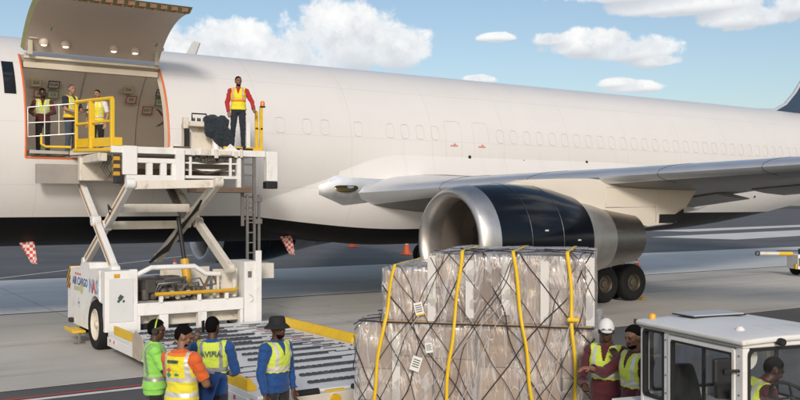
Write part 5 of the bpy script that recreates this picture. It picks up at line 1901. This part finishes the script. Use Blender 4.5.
def person(label, loc, rz, H=1.75, voxel=.009, skin='mid', shirt=C_NAVY, sleeve=.95, trousers=C_BLACK, vest=None, vest_style='plain', arms=None, legs=None,
           lean=0.0, twist=0.0, head_yaw=0.0, head_pitch=0.0, head_tilt=0.0, hair='short', beard=0, seated=False, group=None, tuck=False, glasses=False, text=None, tape=M_REFL):
    k = H/1.75
    T = thing('person', label, 'person', loc, rz, group)
    piv = Vector((0, 0, .95))
    Mt = Matrix.Translation(piv) @ Matrix.Rotation(twist, 4, 'Z') @ Matrix.Rotation(-lean, 4, 'X') @ Matrix.Translation(-piv)

    def tp(p):
        return Mt @ Vector(p)
    mb = MB()
    bones = []

    def cap(a, b, ra, rb, n=12):
        a, b = Vector(a), Vector(b)
        L = (b-a).length
        d = (b-a).normalized()
        pts, rad = [], []
        for q in (-.99, -.8, -.45):
            pts.append(a+d*(q*ra))
            rad.append(ra*math.sqrt(1-q*q))
        for q in (0, .33, .66, 1):
            pts.append(a+d*L*q)
            rad.append(ra+(rb-ra)*q)
        for q in (.45, .8, .99):
            pts.append(b+d*(q*rb))
            rad.append(rb*math.sqrt(1-q*q))
        mb.tube(pts, rad, n)

    def ball(c, r, M=None, n=14):
        rows_ = []
        for i in range(n+1):
            a = math.pi*i/n
            q = max(.02, math.sin(a))
            rows_.append([Vector((r[0]*q*math.cos(2*math.pi*j/16), r[1]*q*math.sin(2*math.pi*j/16), -r[2]*math.cos(a))) for j in range(16)])
        rows_ = [[(M @ p if M else p)+Vector(c) for p in row] for row in rows_]
        mb.grid(rows_, True)
        mb.add(rows_[0], [tuple(range(16))])
        mb.add(rows_[-1], [tuple(range(16))])

    # torso
    lv = [(.86, .150, .115, -.01), (.95, .168, .122, -.005), (1.03, .158, .116, .0), (1.12, .150, .110, .005), (1.22, .165, .118, .008), (1.31, .178, .122, .005), (1.38, .178, .112, -.005), (1.43, .140, .09, -.012), (1.465, .075, .065, -.012)]
    rows_ = []
    for (z, w, d, y) in lv:
        row = []
        for j in range(24):
            a = 2*math.pi*j/24
            c, s = math.cos(a), math.sin(a)
            p = Vector((w*math.copysign(abs(c)**.85, c), y+d*math.copysign(abs(s)**.85, s), z))
            row.append(tp(p) if z > .96 else p)
        rows_.append(row)
    mb.grid(rows_, True)
    mb.add(rows_[0], [tuple(range(24))])
    mb.add(rows_[-1], [tuple(range(24))])
    bones.append(('torso', Vector((0, 0, .98)), tp((0, 0, 1.36)), .14))
    bones.append(('pelvis', Vector((0, 0, .93)), Vector((0, 0, .94)), .15))
    # neck and head
    nb = tp((0, -.01, 1.44))
    hc = tp((0, .025, 1.625))
    cap(nb, hc+Vector((0, -.02, -.06)), .058, .054)
    bones.append(('neck', nb, hc+Vector((0, 0, -.08)), .05))
    Mh = (Matrix.Rotation(twist+head_yaw, 3, 'Z') @ Matrix.Rotation(-lean*.5-head_pitch, 3, 'X') @ Matrix.Rotation(head_tilt, 3, 'Y'))

    def hp(x, y, z):
        return hc+Mh @ Vector((x, y, z))
    ball(hp(0, -.012, .022), (.076, .096, .100), Mh)
    ball(hp(0, .022, -.045), (.060, .070, .072), Mh)
    ball(hp(0, .055, -.085), (.034, .030, .028), Mh)            # chin
    cap(hp(0, .088, .012), hp(0, .104, -.022), .010, .016, 8)    # nose
    ball(hp(0, .075, .028), (.052, .022, .014), Mh, 8)           # brow
    ball(hp(0, .083, -.056), (.024, .012, .011), Mh, 8)          # lips
    for s in (-1, 1):
        ball(hp(s*.078, -.008, -.008), (.012, .022, .034), Mh, 8)
        ball(hp(s*.045, .058, -.018), (.020, .020, .018), Mh, 8)
    bones.append(('head', hp(0, 0, -.05), hp(0, 0, .03), .085))
    # arms: elbow and wrist in the torso's frame, hand direction
    arms = arms or {}
    for s, key in ((-1, 'l'), (1, 'r')):
        el, wr = arms.get(key, (Vector((s*.245, -.02, 1.13)), Vector((s*.25, .06, .88))))
        sh = tp((s*.185, -.008, 1.385))
        el, wr = tp(el), tp(wr)
        # keep real arm lengths
        e = (el-sh).normalized()*.29
        el = sh+e
        wr = el+(wr-el).normalized()*.255
        cap(tp((s*.12, -.008, 1.385)), sh, .075, .066)
        cap(sh, el, .060, .045)
        cap(el, wr, .045, .031)
        bones.append(('uarm', sh+(el-sh)*.18, el, .05))
        bones.append(('farm', el, wr, .038))
        hd = (wr-el).normalized()
        if key+'h' in arms:
            hd = Vector(arms[key+'h']).normalized()
        sd = hd.cross(Vector((0, 0, 1)) if abs(hd.z) < .8 else Vector((0, 1, 0))).normalized()
        if key+'n' in arms:
            sd = Vector(arms[key+'n'])
            sd = (sd-hd*sd.dot(hd)).normalized()
        nn = hd.cross(sd)
        if nn.dot(Vector((0, -1, 0))) < 0:
            nn = -nn
        pm = wr+hd*.055
        Mp = Matrix((sd, nn, hd)).transposed()
        ball(pm, (.043, .020, .056), Mp, 8)
        cap(wr-hd*.01, wr+hd*.02, .028, .028, 8)
        for f, (o_, l_) in enumerate(((-.031, .062), (-.0105, .074), (.0105, .070), (.031, .054))):
            b0 = wr+hd*.095+sd*o_
            b1 = b0+hd*l_*.5-nn*(.012)
            b2 = b1+hd*l_*.38-nn*(.030)
            cap(b0-hd*.02, b1, .0095, .009, 6)
            cap(b1, b2, .009, .0078, 6)
        ts = s if nn.y < 0 else -s
        t0 = wr+hd*.025-sd*(.030)
        t1 = wr+hd*.065-sd*(.058)-nn*.012
        t2 = wr+hd*.098-sd*(.060)-nn*.026
        cap(t0, t1, .013, .011, 6)
        cap(t1, t2, .011, .009, 6)
        bones.append(('hand', wr+hd*.01, wr+hd*.15, .035))
    # legs
    legs = legs or {}
    for s, key in ((-1, 'l'), (1, 'r')):
        kn, an = legs.get(key, (Vector((s*.105, .02, .50)), Vector((s*.115, -.02, .085))))
        hip = Vector((s*.085, 0, .92))
        cap(hip, kn, .090, .060)
        cap(kn, an, .060, .042)
        toe = legs.get(key+'t', Vector((s*.14, .19, .045)) if not seated else Vector(an)+Vector((0, .19, -.03)))
        an = Vector(an)
        cap(an+Vector((0, -.045, -.038)), Vector(toe)+Vector((0, -.03, 0)), .045, .040, 10)
        cap(an, an+Vector((0, 0, -.04)), .045, .045)
        bones.append(('thigh', hip+(Vector(kn)-hip)*.1, kn, .075))
        bones.append(('shin', kn, an, .05))
        bones.append(('foot', an+Vector((0, -.03, -.05)), toe, .045))
    # one continuous surface
    me0 = mb.mesh('tmp', SKIN[skin])
    ob = bpy.data.objects.new('tmp', me0)
    COL.objects.link(ob)
    rm = ob.modifiers.new('r', 'REMESH')
    rm.mode = 'VOXEL'
    rm.voxel_size = voxel
    sm = ob.modifiers.new('s', 'SMOOTH')
    sm.iterations = 3
    sm.factor = .5
    dg = bpy.context.evaluated_depsgraph_get()
    me = bpy.data.meshes.new_from_object(ob.evaluated_get(dg))
    bpy.data.objects.remove(ob)
    bpy.data.meshes.remove(me0)
    V = np.empty(len(me.vertices)*3)
    me.vertices.foreach_get('co', V)
    V = V.reshape(-1, 3)
    V0 = V.copy()
    minz = V[:, 2].min()
    if not seated:
        V[:, 2] -= minz
    # region of every vertex
    D = np.full((len(bones), len(V)), 9.0)
    Tt = np.zeros((len(bones), len(V)))
    for i, (nm, a, b, r) in enumerate(bones):
        d, t_ = seg_dist(V0, a, b)
        D[i] = d-r
        Tt[i] = t_
    near = D.argmin(0)
    reg = np.array([b[0] for b in bones])[near]
    tpar = Tt[near, np.arange(len(V))]
    Mi = Mt.inverted()
    Mi_ = np.array(Mi)
    VL = V0 @ Mi_[:3, :3].T+Mi_[:3, 3]        # torso frame
    Hi = np.array(Mh.inverted())
    VH = (V0-np.array(hc)) @ Hi.T              # head frame
    NR = np.empty(len(me.vertices)*3)
    me.vertex_normals.foreach_get('vector', NR)
    NR = NR.reshape(-1, 3)
    nf = len(me.polygons)
    FV = [tuple(p.vertices) for p in me.polygons]
    V *= k
    me.vertices.foreach_set('co', V.ravel())
    me.shade_smooth()
    me.update()
    me.materials.clear()
    me.materials.append(SKIN[skin])
    bo = link('body', me, T)
    wr_n = np.array([1.3*mnoise.noise(Vector((v[0]*8, v[1]*8, v[2]*15)))+.7*mnoise.noise(Vector((v[0]*16+5, v[1]*16, v[2]*26+v[0]*12))) for v in V0]) if voxel < .0105 else np.zeros(len(V0))

    def layer(name, sel, off, mats, fmat=None, wrinkle=.0, solid=0.004, parent=None):
        idx = {}
        vs, fs, mi = [], [], []
        for f in FV:
            c = sum(1 for i in f if sel[i])
            if c < len(f):
                continue
            q = []
            for i in f:
                if i not in idx:
                    idx[i] = len(vs)
                    vs.append(V[i]+NR[i]*(off+wrinkle*wr_n[i])*k)
                q.append(idx[i])
            fs.append(tuple(q))
            mi.append(fmat(np.array(f)) if fmat else 0)
        if not fs:
            return None
        m_ = bpy.data.meshes.new(name)
        m_.from_pydata([tuple(v) for v in vs], [], fs)
        for mm in mats:
            m_.materials.append(mm)
        m_.polygons.foreach_set('material_index', mi)
        m_.shade_smooth()
        o_ = link(name, m_, parent or T)
        if parent:
            o_.location = (0, 0, 0)
        s_ = o_.modifiers.new('s', 'SOLIDIFY')
        s_.thickness = solid
        s_.offset = -1
        return o_

    upper = np.isin(reg, ['torso', 'uarm']) | ((reg == 'farm') & (tpar < sleeve)) | ((reg == 'pelvis') & (VL[:, 2] > (.97 if tuck else .86)))
    if sleeve <= .3:
        upper = (reg == 'torso') | ((reg == 'uarm') & (tpar < .75)) | ((reg == 'pelvis') & (VL[:, 2] > (.97 if tuck else .86)))
    upper &= VL[:, 2] < 1.475
    upper |= ((reg == 'thigh') & (VL[:, 2] > (.97 if tuck else .86)))
    layer('shirt', upper, .013, [shirt], wrinkle=.008)
    low = np.isin(reg, ['thigh', 'pelvis']) | ((reg == 'shin') & (tpar < .97)) | ((reg == 'torso') & (VL[:, 2] < 1.0))
    layer('trousers', low, .010, [trousers], wrinkle=.008)
    layer('shoes', (reg == 'foot') | ((reg == 'shin') & (tpar > .93)), .006, [M_SHOE])
    collar = (reg == 'neck') & (tpar < .42) | ((VL[:, 2] > 1.435) & (VL[:, 2] < 1.50) & (reg == 'torso'))
    layer('collar', collar, .012, [shirt if vest_style != 'orange' else C_ORANGE])
    if vest is not None:
        x, y, z = VL[:, 0], VL[:, 1], VL[:, 2]
        vs_ = ((reg == 'torso') | ((reg == 'pelvis') & (z > .90)) | ((reg == 'uarm') & (tpar < .12)) | ((reg == 'thigh') & (z > .9))) & (z < 1.452)
        zlo = {'high': 1.10, 'band': 1.10}.get(vest_style, .93)
        vs_ &= z > zlo
        vs_ &= np.abs(x) < .186-.05*np.clip((z-1.2)/.2, 0, 1)+.035*np.clip((z-1.36)/.08, 0, 1)
        vs_ &= ~((y > .03) & (np.abs(x) < .045*(z-1.30)/.15) & (z > 1.30))

        def fm(f):
            X, Y, Zz = x[f].mean(), y[f].mean(), z[f].mean()
            if vest_style == 'plain':
                if 1.03 < Zz < 1.08:
                    return 1
                if Zz > 1.08 and .085 < abs(X) < .125:
                    return 1
            elif vest_style in ('high', 'band'):
                if 1.125 < Zz < 1.18:
                    return 1
                if Zz > 1.18 and .085 < abs(X) < .12:
                    return 1
            elif vest_style == 'orange':
                if 1.155 < Zz < 1.205 or .99 < Zz < 1.04:
                    return 1
                if Zz > 1.205 and .11 < abs(X) < .15 and Y < 0:
                    return 1
                if Zz > 1.42 or abs(X) > .165:
                    return 2
            elif vest_style == 'red':
                if 1.125 < Zz < 1.175:
                    return 2
                if Zz > 1.175 and .085 < abs(X) < .13:
                    return 2 if abs(abs(X)-.108) > .012 else 1
            elif vest_style == 'duo':
                if 1.02 < Zz < 1.07:
                    return 2 if Zz < 1.035 else 1
                if Zz > 1.07 and .09 < abs(X) < .12:
                    return 1
                if Zz < .955:
                    return 2
            return 0
        vo = layer('vest', vs_, .024, [vest, tape, M_TRIM], fm, wrinkle=.007, solid=.008)
        if text:
            for (txt, size, zz, mm, xx) in text:
                p = tp((xx, -.158, zz))
                q = tp((xx, -.158, zz+.1))
                xd_ = tp((xx+.1, -.158, zz))-p
                text_mesh(txt, size*k, frame_M(p*k, xd_, q-p), mm, 'lettering', vo, .012, .001).location = (0, 0, 0)
    # hair
    hx, hy, hz = VH[:, 0], VH[:, 1], VH[:, 2]
    hd_ = reg == 'head'
    if hair in ('short', 'afro', 'grey'):
        hs_ = hd_ & (hz > -.055+np.clip((hy+.06)/.07, 0, 1)*.075) & (hz > .02+np.clip((hy-.0)/.06, 0, 1)*.060) | (hd_ & (hy < -.045) & (hz > -.055))
        layer('hair', hs_, {'short': .006, 'grey': .005, 'afro': .016}[hair], [M_HAIR if hair != 'grey' else M_HAIRG], wrinkle=.003, solid=.008)
    if beard:
        bs_ = hd_ & (hy > .03) & (hz < -.062) & (hz > -.125) & ~((np.abs(hx) < .024) & (hz > -.074) & (hy > .07))
        bs_ |= hd_ & (np.abs(hx) < .030) & (hz < -.034) & (hz > -.046) & (hy > .07)
        layer('beard', bs_, .003+.003*beard, [M_HAIR], solid=.004)
    dz = Vector((0, 0, 0 if seated else -minz))

    def hq(x, y, z):
        return (hp(x, y, z)+dz)*k
    for s in (-1, 1):
        eb = MB()
        eb.lathe([(.001, -.004), (.010, -.002), (.011, .002), (.001, .005)], hq(s*.030, .082, .012), 'y', 8, M=Mh)
        eb.add([hq(s*.012, .096, .030), hq(s*.046, .086, .030), hq(s*.046, .086, .037), hq(s*.012, .097, .036)], [(0, 1, 2, 3)])
        eb.build('eye', M_EYE, T)
    if glasses:
        gb_ = MB()
        for s in (-1, 1):
            gb_.box(hq(s*.032, .102, .010), (.056, .010, .034), M=Mh)
            gb_.beam(hq(s*.066, .09, .014), hq(s*.082, -.01, .016), .005, .008)
        gb_.box(hq(0, .106, .018), (.02, .006, .006), M=Mh)
        gb_.build('sunglasses', M_BLACK, T)
    return T, hq, Mh, k, lambda p: (tp(p)+dz)*k


Vv = Vector
def W2(cx, cz, z=0):
    """world point from offsets along two fixed ground axes"""
    p = Vector((-5.84, -24.6, 0))+CR*cx+CF*cz
    return (p.x, p.y, z)


M_VTXT = mat('vest_print', (.07, .13, .14), .6)
# --- near group at the left of the deck
T, hq, Mh, k, tq = person('man in bright green vest wearing ear defenders beside the loader deck', W2(-2.886, 10.6), heading(.95, .35), H=1.70, skin='dark', shirt=C_GREEN, sleeve=.2, trousers=C_BLACK, vest=C_GREEN, vest_style='plain', tape=M_REFLG,
                         arms={'l': (Vv((-.23, .10, 1.15)), Vv((-.10, .28, 1.10))), 'r': (Vv((.24, .10, 1.15)), Vv((.12, .28, 1.08)))}, hair='afro', head_pitch=.12, head_yaw=-.25, group='ground crew')
for s in (-1, 1):
    em = MB()
    em.lathe([(.001, -.02), (.036, -.02), (.040, .0), (.034, .02), (.001, .02)], hq(s*.098, -.01, .0), 'x', 14, M=Mh)
    em.build('ear_defender', M_BLACK, T, smooth=50)
MB().tube([hq(.105*math.cos(a), -.01, .12*math.sin(a)+.01) for a in [math.pi*i/10 for i in range(11)]], .009, 6).build('headband', mat('lime_plastic', (.45, .65, .05), .4), T, smooth=50)
MB().lathe([(.001, -.026), (.024, -.026), (.026, -.018)], hq(.10, -.01, .02), 'x', 12, M=Mh).build('ear_badge', mat('lime_plastic', (.45, .65, .05), .4), T)

T, hq, Mh, k, tq = person('man in yellow vest over orange polo holding a blue clipboard, back to the camera', W2(-2.36, 9.75), heading(.42, .90), H=1.75, voxel=.008, skin='mid', shirt=C_ORANGE, sleeve=.2, trousers=C_BLACK, vest=C_YELLOW, vest_style='orange',
                         arms={'l': (Vv((-.25, .10, 1.13)), Vv((-.10, .30, 1.08))), 'r': (Vv((.26, .08, 1.12)), Vv((.12, .30, 1.05)))}, hair='short', head_pitch=.40, head_yaw=-.75, group='ground crew',
                         text=[('SAFETY', .040, 1.375, M_VTXT, 0)], beard=1)
cb_ = MB().box((0, 0, 0), (.26, .34, .012)).build('clipboard', mat('clipboard_blue', (.008, .03, .12), .4), bevel=.004)
tag(cb_, 'dark blue clipboard held by the man in the yellow vest and orange polo', 'clipboard')
pw = T.matrix_basis @ (tq((.05, .375, 1.03)))
cb_.location = pw
cb_.rotation_euler = (R(60), 0, T.rotation_euler[2])
MB().box((0, .15, .012), (.10, .03, .012)).build('clip', M_STEEL, cb_, loc=(0, 0, 0))
for (zz, mm, nm) in ((1.285, M_RDEC, 'red_badge'), (1.235, mat('badge_green', (.02, .25, .18), .5), 'green_badge')):
    MB().box(tq((-.06, -.150, zz)), (.034, .012, .034), M=Matrix.Rotation(.78, 3, 'Y')).build(nm, mm, T)
text_mesh('alsa', .035, frame_M(tq((.05, -.160, 1.245)), (1, 0, 0), (0, 0, 1)), mat('badge_green', (.02, .25, .18), .5), 'lettering', T, .004)

T, hq, Mh, k, tq = person('man in blue shirt and lime vest with phone at his ear, back turned', W2(-2.18, 10.45), heading(-.08, 1.0), H=1.76, voxel=.008, skin='dark', shirt=C_BLUE, sleeve=.97, trousers=C_NAVY, vest=C_LIME, vest_style='high', tape=M_REFLG,
                         arms={'l': (Vv((-.36, .12, 1.22)), Vv((-.15, .12, 1.50))), 'lh': (.25, -.05, 1), 'r': (Vv((.26, .04, 1.12)), Vv((.20, .24, 1.05)))}, hair='short', head_yaw=-.25, group='ground crew', beard=1,
                         text=[('AVIFIA', .085, 1.335, M_VTXT, 0)])
MB().box(hq(-.115, .0, .0), (.014, .07, .14), M=Mh).build('tmp2', M_BLACK, T, bevel=.004).name = 'phone'

T, hq, Mh, k, tq = person('man in black bucket hat, blue shirt and lime vest standing beside the roller deck', W2(-1.47, 10.7), heading(.80, -.60), H=1.71, voxel=.008, skin='dark', shirt=C_BLUE, sleeve=.97, trousers=C_BLACK, vest=C_LIME, vest_style='high',
                         arms={'l': (Vv((-.25, -.01, 1.12)), Vv((-.24, .05, .86))), 'r': (Vv((.25, -.01, 1.12)), Vv((.24, .05, .86)))}, hair='none', head_yaw=.10, head_pitch=.08, beard=2, group='ground crew')
ht = MB()
ht.lathe([(.158, .012), (.150, .020), (.118, .052), (.105, .058), (.100, .085), (.094, .130), (.080, .146), (.001, .152)], (0, 0, 0), 'z', 28)
ht.lathe([(.157, .009), (.116, .046), (.10, .05)], (0, 0, 0), 'z', 28, cap=False)
h_ = ht.build('bucket_hat', mat('hat_black', (.012, .012, .013), .85, var=.2, bump=.2, bs=30), T, smooth=50)
h_.location = hq(0, -.01, -.005)
h_.rotation_euler = (Matrix.Rotation(.10, 3, 'X') @ Mh).to_euler()

# --- the two men at the right of the pallet
T, hq, Mh, k, tq = person('man in white cap and sunglasses with maroon shirt and lime vest beside the pallet', W2(2.31, 10.05), heading(-.45, -.9), H=1.78, voxel=.008, skin='dark', shirt=C_MAROON, sleeve=.97, trousers=C_JEAN, vest=C_LIME, vest_style='high',
                         arms={'l': (Vv((-.36, .08, 1.20)), Vv((-.07, .22, 1.40))), 'lh': (.5, -.2, .8), 'r': (Vv((.27, .02, 1.12)), Vv((.20, .20, 1.05)))}, hair='none', head_yaw=.30, head_pitch=.05, glasses=True, group='ground crew')
cp = MB()
rws = []
for i in range(8):
    a = math.pi/2*i/7
    rws.append([(.090*math.cos(a)*math.cos(2*math.pi*j/24), .110*math.cos(a)*math.sin(2*math.pi*j/24), .03+.122*math.sin(a)) for j in range(24)])
cp.grid(rws, True)
rws = []
for i in range(5):
    s = i/4
    rws.append([((.080-.012*s)*math.cos(R(a)), .085*abs(math.sin(R(a)))**.8*(1)+.03+.085*s*math.sin(R(a)), .036-.018*s) for a in range(15, 166, 15)])
cp.grid(rws)
c_ = cp.build('cap', mat('cap_white', (.70, .70, .69), .8, var=.06), T, smooth=60)
c_.location = hq(0, -.010, -.012)
c_.rotation_euler = Mh.to_euler()
T, hq, Mh, k, tq = person('bearded man in maroon shirt and lime vest reaching a hand to the cargo net', W2(2.52, 9.62), heading(-.93, -.36), H=1.765, voxel=.008, skin='mid', shirt=C_MAROON, sleeve=.85, trousers=C_JEAN, vest=C_LIME, vest_style='high',
                         arms={'r': (Vv((.28, .20, 1.22)), Vv((.18, .46, 1.30))), 'rh': (0, 1, .1), 'l': (Vv((-.24, .06, 1.10)), Vv((-.20, .20, .90)))}, hair='afro', head_pitch=.22, head_yaw=.12, beard=2, group='ground crew')

# --- the driver, bent over in the cab
drv = Matrix.Translation(TR.location) @ Matrix.Rotation(TRZ, 4, 'Z')
dp = drv @ Vv((.06, .52, .97-.95*1.0+.0))
T, hq, Mh, k, tq = person('driver in maroon shirt and lime vest bent over the steering wheel of the white tractor', W2(3.16, 8.42, .03), heading(.92, .15), H=1.70, voxel=.009, skin='dark', shirt=C_MAROON, sleeve=.97, trousers=C_JEAN, vest=C_LIME, vest_style='high', lean=.55,
                         arms={'l': (Vv((-.26, .16, 1.18)), Vv((-.12, .34, 1.10))), 'r': (Vv((.28, .14, 1.18)), Vv((.16, .34, 1.12)))},
                         legs={'l': (Vv((-.12, .42, .93)), Vv((-.12, .46, .52))), 'r': (Vv((.12, .42, .93)), Vv((.12, .46, .52)))}, seated=True, hair='short', head_pitch=.25, group='ground crew', text=[('AVIFIA', .085, 1.335, M_VTXT, 0)])

# --- on the loader bridge and in the doorway
T, hq, Mh, k, tq = person('man in red shirt and yellow vest standing on the raised loader bridge', (2.74, -4.42, 4.40), heading(.15, -1.0), H=1.74, voxel=.010, skin='mid', shirt=C_RED, sleeve=.97, trousers=C_NAVY, vest=C_YELLOW, vest_style='red', tuck=True,
                         arms={'l': (Vv((-.31, .02, 1.16)), Vv((-.36, .14, .98))), 'r': (Vv((.26, -.02, 1.13)), Vv((.23, .06, .88)))}, legs={'r': (Vv((.12, .03, .50)), Vv((.15, .0, .085))), 'rt': Vv((.21, .18, .045))}, hair='short', head_yaw=.35, head_pitch=.1, beard=1, group='ground crew')
person('man in maroon shirt and lime vest leaning at the left edge of the cargo doorway', (-1.16, -1.75, 4.205), heading(.35, -.95), H=1.66, voxel=.011, skin='dark', shirt=C_MAROON, sleeve=.97, trousers=C_BLACK, vest=C_LIME, vest_style='high',
       arms={'l': (Vv((-.26, .12, 1.18)), Vv((-.14, .32, 1.10))), 'r': (Vv((.27, .10, 1.18)), Vv((.20, .34, 1.08)))}, lean=.12, hair='short', head_pitch=.25, head_tilt=.2, beard=1, group='ground crew')
T, hq, Mh, k, tq = person('man in dark shirt, yellow vest and slate trousers in side view in the cargo doorway', (-.52, -1.80, 4.205), heading(.90, -.40), H=1.80, voxel=.010, skin='light', shirt=C_NAVY, sleeve=.2, trousers=C_JEAN, vest=C_YELLOW, vest_style='duo',
                         arms={'l': (Vv((-.24, .10, 1.14)), Vv((-.14, .32, 1.12))), 'r': (Vv((.26, .08, 1.14)), Vv((.16, .30, 1.06)))}, hair='grey', head_yaw=-.2, group='ground crew')
MB().box(tq((.0, .44, 1.12)), (.08, .16, .012)).build('phone', M_BLACK, T)
person('man in white shirt and yellow vest behind the yellow bridge rail', (.10, -1.85, 4.205), heading(-.05, -1.0), H=1.70, voxel=.010, skin='light', shirt=C_WHITE, sleeve=.2, trousers=C_BLACK, vest=C_YELLOW, vest_style='duo',
       arms={'r': (Vv((.26, -.02, 1.13)), Vv((.24, .08, .88))), 'l': (Vv((-.26, -.02, 1.13)), Vv((-.23, .06, .88)))}, hair='short', head_pitch=.05, beard=2, group='ground crew')
person('person in dark clothes half hidden behind the right edge of the cargo doorway', (2.02, -1.62, 4.205), heading(-.95, -.2), H=1.72, voxel=.011, skin='dark', shirt=C_BLACK, sleeve=.2, trousers=C_BLACK, vest=cloth('orange_vest', (.72, .15, .02)), vest_style='plain',
       arms={'l': (Vv((-.26, .02, 1.13)), Vv((-.20, .20, .98))), 'r': (Vv((.26, .10, 1.15)), Vv((.14, .26, 1.30)))}, hair='short', head_pitch=.25, group='ground crew')

for o in list(bpy.data.objects):
    if o.get('worldspace') is not None:
        del o['worldspace']
